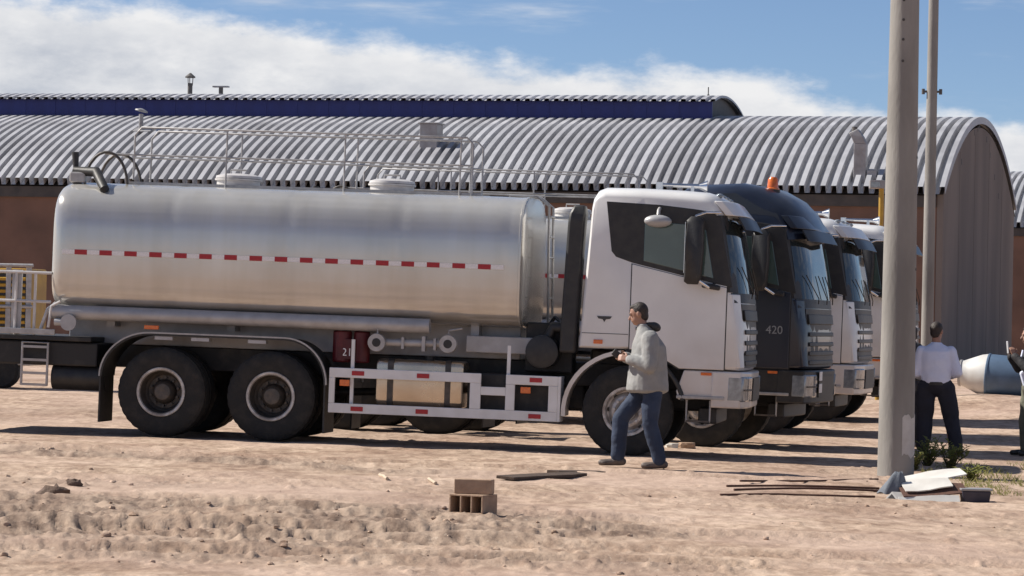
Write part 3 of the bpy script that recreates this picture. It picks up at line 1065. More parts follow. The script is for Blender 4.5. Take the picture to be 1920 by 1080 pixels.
def build_cab(root, paint, high=False, number=None, bars='hub'):
    P = M[paint]
    cab = cab_shell(P, root)
    S = -HW
    # black glazing band along the side, glass and quarter light
    for s in (-1, 1):
        yo = lambda d: sorted((s * (HW + d), s * (HW - 0.01)))
        band = [(-0.335, 3.02), (0.30, 3.00), (0.70, 2.965), (0.90, 2.94), (1.02, 2.88), (1.20, 2.05), (1.0, 2.085), (0.0, 2.30), (-0.20, 2.365), (-0.255, 2.43)]
        wb = MB().prism_xz(band, *yo(0.006)).build('window_band', M['black'], cab, bevel=0.012)
        if s < 0:
            MB().prism_xz([(0.13, 2.80), (0.64, 2.78), (0.72, 2.20), (0.13, 2.325)], *yo(0.011)).build('side_window', M['glass'], cab, bevel=0.008)
            MB().prism_xz([(0.79, 2.75), (0.86, 2.72), (0.97, 2.145), (0.81, 2.18)], *yo(0.011)).build('quarter_light', M['glass'], cab, bevel=0.008)
        else:
            MB().prism_xz([(0.13, 2.88), (0.80, 2.84), (1.0, 2.12), (0.13, 2.325)], *yo(0.011)).build('side_window', M['glass'], cab, bevel=0.008)
        # door
        MB().prism_xz([(-0.012, 2.294), (1.142, 2.048), (1.142, 1.058), (0.585, 1.058), (0.50, 1.108), (0.36, 1.185), (0.18, 1.248), (-0.012, 1.262)], *yo(0.003)).build('door_seal', M['black'], cab)
        door = MB().prism_xz([(0.0, 2.285), (1.130, 2.044), (1.130, 1.070), (0.60, 1.070), (0.51, 1.122), (0.37, 1.20), (0.185, 1.262), (0.0, 1.276)],
                             *yo(0.013)).build('door', P, root, bevel=0.008)
        MB().box(0.07, 0.22, *sorted((s * (HW + 0.013), s * (HW + 0.045))), 1.50, 1.545).build('door_handle', M['black'], door, bevel=0.012)
        MB().box(0.0, 0.58, *sorted((s * (HW + 0.0135), s * (HW + 0.0155))), 1.437, 1.441).build('crease', M['black'], door) if False else None
    # panel seam behind the door and side marks
    MB().box(-0.575, -0.02, S - 0.003, S + 0.01, 1.445, 1.452).build('panel_seam', M['black'], cab)
    MB().box(-0.43, -0.32, S - 0.018, S, 1.325, 1.375).build('side_marker', M['orange'], cab, bevel=0.008)
    em = MB().prism_xz([(-0.40, 1.655), (-0.22, 1.655), (-0.24, 1.625), (-0.29, 1.618), (-0.31, 1.585), (-0.33, 1.618), (-0.38, 1.625)], S - 0.007, S)
    em.build('emblem', M['mark'], cab)
    # windscreen
    ws = MB()
    rings = []
    for i in range(25):
        y = -1.19 + 2.38 * i / 24
        rings.append([(front_x(z, y) + 0.008, y, z) for z in np.linspace(1.985, 2.86, 6)])
    for r in rings:
        r += [(p[0] - 0.03, p[1], p[2]) for p in reversed(r)]
    ws.loft(rings).build('windscreen', M['screen'], root, smooth=40)
    for s in (-1, 1):
        ap = MB()
        front_strip(ap, *sorted((s * 1.10, s * 1.236)), 1.99, 2.90, 0.014, 0.04, n=8)
        ap.build('pillar_cover', M['black'], root, smooth=40)
    cowl = MB()
    front_strip(cowl, -1.21, 1.21, 1.87, 1.985, 0.010, 0.05)
    cw = cowl.build('cowl', M['black'], root, smooth=40)
    for yy in (-0.55, 0.15, 0.75):
        MB().tube([(front_x(1.93, yy) + 0.03, yy, 1.93), (front_x(2.0, yy) + 0.05, yy - 0.05, 2.0), (front_x(2.35, yy - 0.4) + 0.035, yy - 0.45, 2.30)], 0.007, 6).build('wiper', M['black'], cw)
    # sun visor and roof brow
    brow = MB()
    front_strip(brow, -1.20, 1.20, 2.90, 3.07, 0.13, 0.10, rake=0.03, wrap=0.18)
    brow.build('roof_brow', P, root, smooth=40, bevel=0.01)
    vis = MB()
    front_strip(vis, -1.12, 1.12, 2.74, 2.89, 0.17, 0.02, rake=0.05, wrap=0.18)
    vz = vis.build('sun_visor', M['smoked'], root, smooth=40)
    for yy in (-0.95, 0.95):
        MB().tube([(front_x(2.9, yy) + 0.02, yy, 2.87), (front_x(2.85, yy) + 0.17, yy, 2.84)], 0.014, 6).build('visor_arm', M['black'], vz)
    # front below the windscreen
    fp = MB()
    front_strip(fp, -1.06, 1.06, 1.10, 1.86, 0.010, 0.03)
    grille = fp.build('grille', M['black'], root, smooth=40)
    for k, z in enumerate((1.13, 1.25, 1.37, 1.50, 1.66)):
        g = MB()
        front_strip(g, -1.02, 1.02, z, z + (0.055 if k < 4 else 0.13), 0.016, 0.02, rake=0.004)
        g.build('grille_bar', M[bars], grille, smooth=40, bevel=0.008)
    # white corner panels beside the grille
    for s in (-1, 1):
        cp = MB()
        front_strip(cp, *sorted((s * 1.075, s * 1.232)), 1.10, 1.97, 0.022, 0.05)
        cp.build('corner_panel', P, root, smooth=40, bevel=0.01)
    # bumper with lamps and steps
    bm_ = MB()
    front_strip(bm_, -1.25, 1.25, 0.62, 1.055, 0.05, 0.36, n=24)
    bp = bm_.build('bumper', P if paint == 'white' else M['black'], root, smooth=40, bevel=0.02)
    g = MB()
    front_strip(g, -0.62, 0.62, 0.70, 0.98, 0.062, 0.03)
    g.build('bumper_intake', M['black'], bp, smooth=40)
    for s in (-1, 1):
        y0, y1 = sorted((s * 0.78, s * 1.252))
        g = MB()
        front_strip(g, y0, y1, 0.70, 1.0, 0.064, 0.19, n=12)
        hl = g.build('headlight', M['lamp'], bp, smooth=40, bevel=0.02)
        g = MB()
        front_strip(g, *sorted((s * 0.82, s * 1.2)), 0.83, 0.85, 0.070, 0.02, n=10)
        g.build('lamp_divider', M['hub'], hl)
    lo = MB()
    front_strip(lo, -0.92, 0.92, 0.42, 0.61, -0.32, 0.22, n=20)
    lo.build('lower_apron', M['black'], root, smooth=40, bevel=0.02)
    if paint != 'white':
        for k in (0, 1):
            MB().obox((front_x(0.8, -0.55) + 0.075, -0.62, 0.98 - k * 0.16), (0.012, 0.28, 0.12), (0, 0, 0.04)).build('plate', M['tape'], bp, bevel=0.004)
    # wheel arch, step well and steps (right and left)
    for s in (-1, 1):
        ys = sorted((s * 0.86, s * 1.245))
        pts = [(-0.02 + 0.77 * math.cos(a), 0.50 + 0.76 * math.sin(a)) for a in np.linspace(R(184), R(96), 12)]
        rings = []
        for (x, z) in pts:
            d = Vector((x + 0.02, z - 0.5)).normalized()
            rings.append([(x, ys[0], z), (x, ys[1], z), (x - d.x * 0.05, ys[1], z - d.y * 0.05), (x - d.x * 0.05, ys[0], z - d.y * 0.05)])
        MB().loft(rings).build('wheel_arch', P if paint == 'white' else M['black'], root, smooth=40)
        tr = [(-0.02 + 0.70 * math.cos(a), s * 1.235, 0.52 + 0.72 * math.sin(a)) for a in np.linspace(R(92), R(14), 12)]
        MB().tube(tr, 0.028, 8).build('arch_trim', M['black'], root, smooth=50)
        st = MB().prism_xz([(0.66, 1.055), (1.155, 1.055), (1.155, 0.74), (0.60, 0.70), (0.575, 0.80)], *sorted((s * 0.9, s * 1.235))).build('step_panel', P if paint == 'white' else M['black'], root, bevel=0.015)
        MB().box(0.58, 1.15, *sorted((s * 1.2, s * 1.262)), 0.715, 0.755).build('step_edge', M['rail'], st, bevel=0.008)
        MB().box(0.86, 0.99, *sorted((s * 1.235, s * 1.25)), 1.0, 1.035).build('side_marker', M['orange'], st, bevel=0.006)
        lower = MB().tube([(0.70, s * 1.16, 0.70), (0.70, s * 1.18, 0.45), (0.98, s * 1.18, 0.45), (0.98, s * 1.16, 0.70)], 0.014, 8).build('lower_step', M['rail'], root, smooth=50)
        MB().box(0.70, 0.98, *sorted((s * 1.10, s * 1.20)), 0.44, 0.46).build('tread_plate', M['hub'], lower)
        # mirrors
        arm = MB()
        arm.tube([(1.02, s * 1.20, 2.93), (0.86, s * 1.40, 2.92), (0.74, s * 1.44, 2.87)], 0.018, 8)
        arm.tube([(0.98, s * 1.24, 2.08), (0.92, s * 1.38, 2.04), (0.80, s * 1.42, 2.12)], 0.022, 8)
        ma = arm.build('mirror_arm', M['chrome'] if s < 0 else M['black'], root, smooth=50)
        mp = [(-0.11, 0), (-0.115, 0.5), (-0.10, 0.72), (-0.05, 0.77), (0.05, 0.77), (0.10, 0.72), (0.11, 0.4), (0.09, 0.04), (0.05, -0.03), (-0.07, -0.03)]
        MB().loft([[(0.745 + u, s * 1.32 + v * s * 0.02, 2.10 + w) for u, w in mp] if v == 0 else
                   [(0.745 + u * k, s * yy, 2.10 + 0.37 + (w - 0.37) * k) for u, w in mp] for v, yy, k in ((1, 1.34, 0.9), (1, 1.36, 1.0), (1, 1.46, 1.0), (1, 1.50, 0.85))]).build('mirror', M['black'], ma, smooth=40)
        MB().box(0.628, 0.634, *sorted((s * 1.35, s * 1.47)), 2.2, 2.8).build('mirror_glass', M['chrome'], ma)
        MB().obox((0.95, s * 1.34, 2.05), (0.22, 0.10, 0.06), (0, 0.15, 0)).build('mirror_foot', M['black'], ma, bevel=0.02)
    # kerb mirror above the right door
    km = MB().tube([(0.30, -1.22, 2.96), (0.30, -1.36, 2.93), (0.30, -1.40, 2.87)], 0.022, 8).build('kerb_mirror_arm', M['rail'], root, smooth=50)
    MB().ball((0.30, -1.42, 2.80), (0.165, 0.085, 0.075), 20, 10).build('kerb_mirror', M['galv'], km, smooth=60)
    # roof lamps and horn
    hn = MB().cyl((0.22, -0.45, 3.27), (0.70, -0.45, 3.265), 0.020, 0.03, 12).cyl((0.70, -0.45, 3.265), (0.80, -0.45, 3.265), 0.03, 0.075, 16).box(0.18, 0.26, -0.50, -0.40, 3.18, 3.30).box(0.60, 0.64, -0.48, -0.42, 3.18, 3.26)
    hn.build('air_horn', M['chrome'], root, smooth=40)
    for yy in (-0.9, -0.3, 0.3, 0.9):
        MB().ball((0.98, yy, 3.14), (0.05, 0.06, 0.03), 10, 6).build('roof_lamp', M['orange'] if high else M['lamp'], cab, smooth=60)
    # snorkel behind the cab
    sn = MB()
    sn.loft([[(-0.80 + dx, -1.16, z), (-0.60 + dx, -1.16, z), (-0.60 + dx, -0.86, z), (-0.80 + dx, -0.86, z)] for z, dx in ((1.20, -0.05), (1.6, -0.04), (2.75, 0.0), (2.86, 0.01))]
            + [[(-0.74, -1.1, 2.97), (-0.60, -1.1, 2.97), (-0.60, -0.9, 2.97), (-0.74, -0.9, 2.97)]])
    sn.build('air_intake', M['black'], root, bevel=0.03, smooth=40)
    if high:
        prof = [(-0.48, 3.10), (-0.44, 3.36), (-0.30, 3.46), (0.35, 3.50), (0.75, 3.44), (1.02, 3.30), (1.20, 3.12), (1.33, 2.90), (1.37, 2.78), (1.28, 2.80), (1.10, 3.0), (0.9, 3.08)]
        rings = []
        for y in (-1.0, -0.97, -0.88, -0.7, -0.4, 0, 0.4, 0.7, 0.88, 0.97, 1.0):
            t = abs(y)
            rings.append([(x - (0.30 * t ** 4 if x > 0.5 else 0), y * HW * 0.995, z - (0.16 * t ** 6 if z > 3.25 else 0.03 * t ** 6)) for x, z in prof])
        MB().loft(rings).build('roof_fairing', P, root, smooth=40)
        bc = MB().lathe([(0, 0.09), (0.02, 0.09), (0.03, 0.075), (0.14, 0.068), (0.17, 0.045), (0.175, 0.01)], (0.72, -0.55, 3.42), (0, 0, 1), 20).build('beacon', M['orange'], root, smooth=40)
        MB().cyl((0.72, -0.55, 3.38), (0.72, -0.55, 3.425), 0.10, n=20).build('beacon_base', M['black'], bc)
    if number:
        text_mesh(number, 0.15, 'number_badge', M['silver'], cab, (0.93, S - 0.018, 1.52), (R(90), 0, 0))
    return cab

def make_truck(label, group, px, py, Y, yaw, paint='white', high=False, number=None, rear=0.0, full=True, rim='rim', gap=0.0, bars='hub', tank=True):
    c = at(px, py, Y)
    left = Vector((math.sin(yaw), math.cos(yaw), 0))
    base = Vector((c.x, c.y, 0)) + left * 1.25
    z = G(c.x, c.y)
    root = empty('tanker_truck' if tank else 'tractor_truck', (base.x, base.y, z), (0, R(1.0), -yaw))
    tag(root, label, 'truck', group)
    C = M['chassis']
    build_cab(root, paint, high, number, bars)
    X1, X0 = -1.345 + gap, -7.12 + rear
    xr1, xr2 = -4.31 + rear, -5.66 + rear
    # frame
    tail = X0 - 1.7 if tank else xr2 - 1.0
    for s in (-1, 1):
        MB().box(tail, 1.1, *sorted((s * 0.38, s * 0.46)), 0.80, 1.08).build('frame_rail', C, root, bevel=0.008)
    if tank:
        MB().box(X0 + 0.1, X1 - 0.05, -0.50, 0.50, 1.085, 1.50).build('sub_frame', M['galv'], root, bevel=0.01)
    en = MB().box(-0.55, 1.0, -0.42, 0.42, 0.55, 1.25).box(-1.3, -0.6, -0.37, 0.37, 0.5, 0.95)
    en.build('engine', C, root, bevel=0.03)
    ax = MB()
    for x in (0.0, xr1, xr2):
        ax.cyl((x, -0.95, 0.535), (x, 0.95, 0.535), 0.07, n=12).ball((x, 0.05, 0.535), (0.24, 0.22, 0.22), 14, 8)
    ax.cyl((-0.6, 0, 0.75), (xr1, 0.05, 0.56), 0.05, n=10)
    ax.build('axles', C, root, smooth=40)
    for x, k in ((0.0, 1), (xr1, 2), (xr2, 2)):
        for s in (-1, 1):
            wheel(root, x, s, k, rim)
    if tank:
        build_tank(root, X0, X1, full)
    else:
        fw = MB().lathe([(0, 0.50), (0.05, 0.52), (0.07, 0.48), (0.07, 0.001)], ((xr1 + xr2) / 2, 0, 1.13), (0, 0, 1), 32).build('fifth_wheel', M['chassis'], root, smooth=40)
        MB().box((xr1 + xr2) / 2 - 0.4, (xr1 + xr2) / 2 + 0.4, -0.46, 0.46, 1.085, 1.13).build('mount_plate', M['chassis'], fw)
    # tank cradles
    for f in (0.12, 0.38, 0.62, 0.9) if tank else ():
        x = X0 + (X1 - X0) * f
        MB().prism_xz([(x - 0.05, 1.30), (x + 0.05, 1.30), (x + 0.05, 1.62), (x - 0.05, 1.62)], -0.78, 0.78).build('cradle', M['galv'], root)
    # mud guards over the rear axles, with flaps
    for s in (-1, 1):
        ys = sorted((s * 0.62, s * 1.255))
        mg = MB()
        mudguard(mg, xr2 - 0.755, 0.70, xr2 - 0.15, xr1 + 0.15, 1.235, xr1 + 0.665, 0.70, *ys)
        g = mg.build('mudguard', M['black'], root, smooth=40)
        ed = MB()
        mudguard(ed, xr2 - 0.775, 0.70, xr2 - 0.15, xr1 + 0.15, 1.255, xr1 + 0.685, 0.70, *sorted((s * 1.22, s * 1.268)), th=0.018)
        ed.build('guard_edge', M['rail'], g, smooth=40)
        MB().box(xr2 - 0.765, xr2 - 0.745, *ys, 0.14, 0.70).build('mud_flap', M['black'], g)
        MB().box(xr1 + 0.65, xr1 + 0.67, *ys, 0.12, 0.70).build('mud_flap', M['black'], g)
        for xx in (xr2 - 0.1, xr2 + 0.35, xr1 - 0.3):
            MB().box(xx, xx + 0.22, *sorted((s * 1.1, s * 1.25)), 1.165, 1.205).build('guard_bracket', M['galv'], g)
    # long hose tube under the tank edge
    if tank:
        MB().cyl((X0 + 0.02, -1.12, 1.455), (-2.42 + rear, -1.12, 1.455), 0.088, n=20).build('hose_tube', M['galv'], root, smooth=40)
    # rear platform, tail and things on it
    if tank:
        pf = MB().box(X0 - 1.7, X0 + 0.55, -1.16, 1.16, 1.10, 1.16).build('rear_platform', C, root, bevel=0.01)
        MB().box(X0 - 1.7, X0 + 0.10, -1.19, -1.16, 1.17, 1.24).build('platform_edge', M['rail'], pf, bevel=0.008)
        MB().box(X0 - 1.7, X0 + 0.62, -1.10, 1.10, 0.80, 1.09).build('tail_box', C, root, bevel=0.02)
    if tank:
        MB().cyl((X0 + 0.05, -0.95, 0.66), (X0 + 0.72, -0.95, 0.66), 0.155, n=24).build('air_tank', M['black'], root, smooth=40)
    if full:
        va = MB().cyl((X0 + 0.10, -1.20, 1.33), (X0 + 0.28, -1.20, 1.33), 0.045).lathe([(0, 0.03), (0, 0.10), (0.03, 0.10), (0.03, 0.05), (0.1, 0.05)], (X0 + 0.28, -1.25, 1.33), (0, 1, 0), 20).build('drain_valve', M['galv'], root, smooth=40)
        MB().tube([(X0 + 0.02, -1.2, 1.26), (X0 + 0.05, -1.2, 1.52), (X0 + 0.16, -1.2, 1.58)], 0.018, 8).tube([(X0 - 0.1, -1.1, 1.24), (X0 - 0.02, -1.1, 1.48), (X0 + 0.08, -1.1, 1.56)], 0.022, 8).build('valve_lever', M['hatch'], va, smooth=40)
        r = MB()
        for z in (1.92, 1.57):
            r.tube([(X0 - 1.65, -1.12, z), (X0 + 0.02, -1.12, z)], 0.018, 8)
        rr = r.build('tail_rail', M['hatch'], root, smooth=40)
        for x in (-1.6, -0.42, -0.18):
            MB().tube([(X0 + x, -1.12, 1.16), (X0 + x, -1.12, 1.92)], 0.018, 8).build('rail_post', M['hatch'], rr, smooth=40)
        MB().box(X0 - 0.48, X0 - 0.36, -1.10, -1.06, 1.16, 1.95).build('tail_upright', M['galv'], rr)
        lad = MB().tube([(X0 - 0.30, -1.17, 0.55), (X0 - 0.30, -1.17, 1.07), (X0 + 0.02, -1.17, 1.07), (X0 + 0.02, -1.17, 0.55)], 0.017, 8).build('tail_ladder', M['galv'], root, smooth=40)
        for z in (1.02, 0.86, 0.70, 0.56):
            MB().box(X0 - 0.30, X0 + 0.02, -1.19, -1.15, z - 0.015, z + 0.015).build('rung', M['galv'], lad)
        MB().box(-5.9, -5.72, -1.24, -1.20, 1.285, 1.335).build('side_marker', M['orange'], root, bevel=0.008)
        # underrun guard of box rail
        sg = MB()
        y0, y1 = -1.25, -1.21
        gx = lambda v: v + 0.0
        sg.box(-3.60, -1.76, y0, y1, 0.80, 0.915)
        rails = [(-3.60, -1.76, 0.80, 0.915), (-3.60, -0.835, 0.375, 0.49), (-3.60, -3.53, 0.491, 0.799), (-1.89, -1.76, 0.491, 0.799), (-1.759, -1.461, 0.66, 0.76),
                 (-1.46, -1.35, 0.491, 0.799), (-1.46, -0.835, 0.80, 0.915), (-0.945, -0.835, 0.491, 0.799)]
        gd = MB().box(rails[0][0], rails[0][1], y0, y1, rails[0][2], rails[0][3]).build('side_guard', M['guard'], root, bevel=0.006)
        for a, b_, z0, z1 in rails[1:]:
            MB().box(a, b_, y0, y1, z0, z1).build('guard_rail', M['guard'], gd, bevel=0.006)
        MB().box(-0.8349, -0.8, -1.245, -0.9, 0.375, 0.915).build('guard_return', M['guard'], gd, bevel=0.006)
        for x, z in ((-3.25, 0.857), (-2.46, 0.857), (-1.10, 0.862), (-3.25, 0.43), (-2.46, 0.43), (-1.10, 0.43)):
            MB().box(x - 0.075, x + 0.075, y0 - 0.008, y0, z - 0.027, z + 0.027).build('red_reflector', M['red'], gd, bevel=0.004)
        for x in (-3.41, -1.22):
            MB().box(x - 0.06, x + 0.06, y0 - 0.004, y0 + 0.03, 0.70, 0.775).build('orange_reflector', M['orange'], gd, bevel=0.006)
        for x in (-3.33, -1.44):
            MB().box(x - 0.02, x + 0.02, -1.205, -1.165, 0.42, 1.26).build('guard_post', M['guard'], gd)
        # fuel tank with straps
        def rr_ring(x, k=1.0):
            pts = []
            for cx, cz, a0 in ((-0.21, 0.21, 90), (-0.21, -0.21, 180), (0.21, -0.21, 270), (0.21, 0.21, 0)):
                for q in range(6):
                    a = R(a0 + q * 18)
                    pts.append((x, -0.83 + (cx + 0.07 * math.cos(a)) * k, 0.76 + (cz + 0.07 * math.sin(a)) * k))
            return pts
        ft = MB().loft([rr_ring(-3.05, 0.94), rr_ring(-3.02), rr_ring(-2.03), rr_ring(-2.0, 0.94)]).build('fuel_tank', M['fuel'], root, smooth=40)
        for x in (-2.88, -2.18):
            MB().loft([rr_ring(x - 0.035, 1.03), rr_ring(x + 0.035, 1.03)]).build('strap', M['hub'], ft, smooth=40)
        MB().cyl((-2.45, -0.85, 1.04), (-2.45, -0.85, 1.09), 0.06, n=16).build('filler_cap', M['black'], ft)
        MB().box(-1.95, -0.95, -1.05, -0.55, 0.42, 0.92).build('battery_box', C, root, bevel=0.02)
        # pipe with two flanged valves under the tank
        pv = MB().cyl((-3.05, -1.12, 1.24), (-2.18, -1.12, 1.25), 0.045, n=14).box(-2.75, -2.72, -1.19, -1.05, 1.17, 1.31).box(-2.50, -2.46, -1.20, -1.04, 1.15, 1.33).box(-2.36, -2.33, -1.19, -1.05, 1.17, 1.31)
        pipe = pv.build('discharge_pipe', M['galv'], root, smooth=35)
        for x, z in ((-3.045, 1.235), (-2.18, 1.25)):
            MB().lathe([(-0.02, 0.05), (-0.02, 0.105), (0.02, 0.112), (0.05, 0.11), (0.06, 0.06), (0.16, 0.06)], (x, -1.22, z), (0, 1, 0), 24).build('flange', M['rail'], pipe, smooth=35)
            MB().lathe([(-0.022, 0.001), (-0.022, 0.052), (0.0, 0.055)], (x, -1.222, z), (0, 1, 0), 20).build('bore', M['black'], pipe)
            MB().tube([(x, -1.17, z + 0.1), (x, -1.17, z + 0.16), (x + 0.16, -1.17, z + 0.19)], 0.012, 6).build('valve_handle', M['rail'], pipe)
        MB().box(-2.0, -1.1, -0.95, -0.75, 1.16, 1.36).build('hose_tray', M['galv'], root, bevel=0.01)
        rb = MB().cyl((-3.5, -1.0, 0.98), (-3.5, -1.0, 1.36), 0.115, n=20).cyl((-3.26, -1.0, 0.98), (-3.26, -1.0, 1.36), 0.10, n=20).build('red_bottle', M['redbox'], root, smooth=40, bevel=0.02)
        MB().box(-3.56, -3.34, -1.105, -1.09, 1.02, 1.26).build('red_plate', M['redbox'], rb, bevel=0.004)
        text_mesh('21', 0.13, 'plate_number', M['tape'], rb, (-3.42, -1.107, 1.06), (R(90), 0, 0))
    # air cleaner drum between tank and cab
    ac = MB().lathe([(0, 0.14), (0.02, 0.195), (0.05, 0.20), (0.30, 0.20), (0.33, 0.195), (0.35, 0.15)], (-1.06, -1.14, 1.20), (0, 1, 0), 32).build('air_cleaner', M['black'], root, smooth=40)
    MB().tube([(-1.0, -0.95, 1.38), (-0.95, -0.95, 1.5), (-0.74, -0.98, 1.5)], 0.07, 12).build('intake_duct', M['black'], ac, smooth=50)
    MB().box(-1.3, -0.72, -0.78, -0.4, 0.95, 1.55).build('air_dryer_box', C, root, bevel=0.02)
    hz = MB()
    for k in range(3):
        hz.tube([(-0.8, -0.5 + 0.1 * k, 1.45), (-1.0, -0.5 + 0.1 * k, 1.62), (-1.15, -0.5 + 0.1 * k, 1.40)], 0.018, 6)
    hz.build('air_hoses', M['black'], root, smooth=50)
    return root

TG = 'trucks parked side by side'
truck1 = make_truck('white cab tanker truck with long polished steel tank, nearest to the camera', TG, 1172, 855, 40.0, R(7.5), bars='black')
truck2 = make_truck('dark navy high roof tractor truck with orange beacon and silver 420 badge', TG, 1312, 838, 44.2, R(14.0), 'navy', True, '420', rear=0.70, full=False, bars='black', tank=False)
truck3 = make_truck('white cab tanker truck just behind the dark navy truck', TG, 1425, 816, 49.2, R(11.5), full=True, bars='hub')
truck4 = make_truck('white cab tanker truck farthest back, mostly hidden behind the concrete pole', TG, 1530, 810, 54.0, R(12.5), full=False, bars='hub')

# ------------------------------------------------------------------ things on and by the warehouse
M['duct'] = mat('galvanised_duct', (0.36, 0.36, 0.37), 0.5, 0.3, c2=(0.27, 0.26, 0.26), scale=3, bump=0.05)
M['pipe_dark'] = mat('sooty_pipe', (0.09, 0.085, 0.085), 0.7, c2=(0.14, 0.13, 0.12), scale=4)
M['yellow'] = mat('yellow_paint', (0.50, 0.30, 0.035), 0.5, c2=(0.38, 0.22, 0.03), scale=3, bump=0.05)

def wh_thing(name, label, cat, p, group=None):
    o = empty(name, WM @ p, (0, 0, -WH_YAW))
    return tag(o, label, cat, group)

def chimney(px, py0, py1, v, rad, label, cap):
    p0, p1 = on_wh(px, py0, v), on_wh(px, py1, v)
    h = p1.z - p0.z
    t = wh_thing('chimney_pipe', label, 'chimney', Vector((p0.x, v, p0.z - 0.4)), 'chimney pipes on the ridge')
    MB().cyl((0, 0, 0), (0, 0, h + 0.4), rad, n=14).build('pipe', M['pipe_dark'], t, smooth=40)
    if cap == 'cone':
        cp = MB().lathe([(0, rad * 2.1), (0.05, rad * 2.1), (0.2, 0.03)], (0, 0, h + 0.62), (0, 0, 1), 16).build('rain_cap', M['pipe_dark'], t, smooth=40)
        for a in (0, 2.1, 4.2):
            MB().cyl((rad * math.cos(a), rad * math.sin(a), h + 0.3), (rad * 1.2 * math.cos(a), rad * 1.2 * math.sin(a), h + 0.64), 0.018, n=6).build('cap_strut', M['pipe_dark'], cp)
    else:
        MB().box(-0.33, 0.33, -0.12, 0.12, h + 0.40, h + 0.46).build('cap_plate', M['duct'], t)
    return t
chimney(356, 180, 156, 10.0, 0.10, 'taller sooty chimney pipe with a round rain cap on the blue clerestory', 'cone')
chimney(414, 180, 164, 10.0, 0.09, 'shorter chimney pipe with a flat plate cap on the blue clerestory', 'plate')
p = on_wh(1328, 180, 9.5)
t = wh_thing('roof_rod', 'thin upright rod at the end of the blue clerestory', 'rod', Vector((p.x, 9.5, p.z - 0.3)))
MB().cyl((0, 0, 0), (0, 0, 0.65), 0.022, n=8).build('rod', M['pipe_dark'], t)
MB().cyl((0, 0, 0.28), (0, 0, 0.36), 0.05, n=8).build('rod_clamp', M['pipe_dark'], t)
# vent pipe with a disc hood low on the roof
p = on_wh(264, 250, 4.6)
t = wh_thing('roof_vent', 'small vent pipe with tilted disc hood on the ribbed roof', 'vent', Vector((p.x, 4.6, arch_z(4.6))))
MB().cyl((0, 0, -0.1), (0, 0, 0.85), 0.09, n=14).build('pipe', M['duct'], t, smooth=40)
MB().lathe([(0, 0.26), (0.05, 0.25), (0.12, 0.05)], (0, 0, 0.95), (0.2, 0.1, 1), 20).build('hood', M['duct'], t, smooth=40)
MB().obox((0.1, 0, 0.22), (0.75, 0.5, 0.06), (0.35, 0, 0)).build('flashing', M['duct'], t, bevel=0.01)
# box dormer
p = on_wh(806, 300, 3.0)
t = wh_thing('roof_cowl', 'square grey sheet metal cowl standing on the ribbed roof', 'cowl', Vector((p.x, 3.0, arch_z(3.0))))
MB().box(-0.34, 0.34, -0.30, 0.55, -0.2, 1.0).build('casing', M['duct'], t, bevel=0.02)
MB().box(-0.39, 0.39, -0.35, 0.60, 1.0, 1.05).build('top_plate', M['duct'], t, bevel=0.01)
# bent duct near the right end
p = on_wh(1613, 330, 0.9)
t = wh_thing('roof_duct', 'tall bent sheet metal duct rising from the eave near the concrete pole', 'duct', Vector((p.x, 0.9, arch_z(0.9))))
MB().box(-0.22, 0.22, -0.22, 0.22, -0.3, 1.25).build('shaft', M['duct'], t, bevel=0.02)
hd = MB().loft([[(-0.22, -0.22, 1.25), (0.22, -0.22, 1.25), (0.22, 0.22, 1.25), (-0.22, 0.22, 1.25)],
           [(-0.36, -0.22, 1.55), (0.10, -0.22, 1.50), (0.10, 0.22, 1.50), (-0.36, 0.22, 1.55)],
           [(-0.42, -0.2, 1.62), (-0.10, -0.2, 1.78), (-0.10, 0.2, 1.78), (-0.42, 0.2, 1.62)]]).build('elbow', M['duct'], t, bevel=0.02)
MB().cyl((-0.24, 0, 1.66), (-0.24, 0, 1.86), 0.10, n=12).build('outlet', M['pipe_dark'], hd)
MB().box(0.25, 0.62, -0.18, 0.18, -0.05, 0.30).build('side_box', M['duct'], t, bevel=0.02)

# yellow post with a box on top, between the trucks and the warehouse
g = at(1651, 450, 72.0)
t = empty('yellow_post', (g.x, g.y, G(g.x, g.y)))
tag(t, 'yellow pipe post with a grey box on top, left of the concrete pole', 'post')
h = at(1651, 352, 72.0).z - G(g.x, g.y)
MB().cyl((0, 0, 0), (0, 0, h), 0.055, n=14).build('pipe', M['yellow'], t, smooth=40)
MB().box(-0.26, 0.06, -0.12, 0.12, h - 0.02, h + 0.16).build('lamp_box', M['duct'], t, bevel=0.015)
MB().box(-0.24, -0.05, -0.124, -0.119, h + 0.01, h + 0.12).build('lamp_face', M['lamp'], t)

# ------------------------------------------------------------------ poles
def pole(px_b, py_b, px_t, Y, r0, r1, height, label):
    b_ = at(px_b, py_b, Y)
    z0 = gh(b_.x, b_.y)
    t = empty('utility_pole', (b_.x, b_.y, z0))
    tag(t, label, 'pole', 'utility poles')
    prof = [(z, r0 + (r1 - r0) * z / height) for z in np.linspace(-0.3, height, 24)]
    b = MB().lathe(prof, n=40, axis=(0, 0, 1))
    sh = b.build('shaft', M['concrete'], t, smooth=50)
    return t, sh, z0
t, sh, z0 = pole(1679, 893, 1695, 37.7, 0.205, 0.130, 9.0, 'thick tapering concrete pole in the foreground with a pale painted patch at its foot')
def arc_plate(r, a0, a1, z0_, z1_, nz=6, na=10, jag=0.0):
    rings = []
    for i in range(nz + 1):
        z = z0_ + (z1_ - z0_) * i / nz
        row = []
        for k in range(na + 1):
            a = a0 + (a1 - a0) * k / na
            zz = z + (jag * (math.sin(k * 0.9 + 2 * i) + 0.4 * math.sin(k * 2.3)) if i in (0, nz) else 0)
            row.append((r(z) * math.cos(a), r(z) * math.sin(a), zz))
        rings.append(row)
    return MB().loft(rings, cap=False, closed=False)
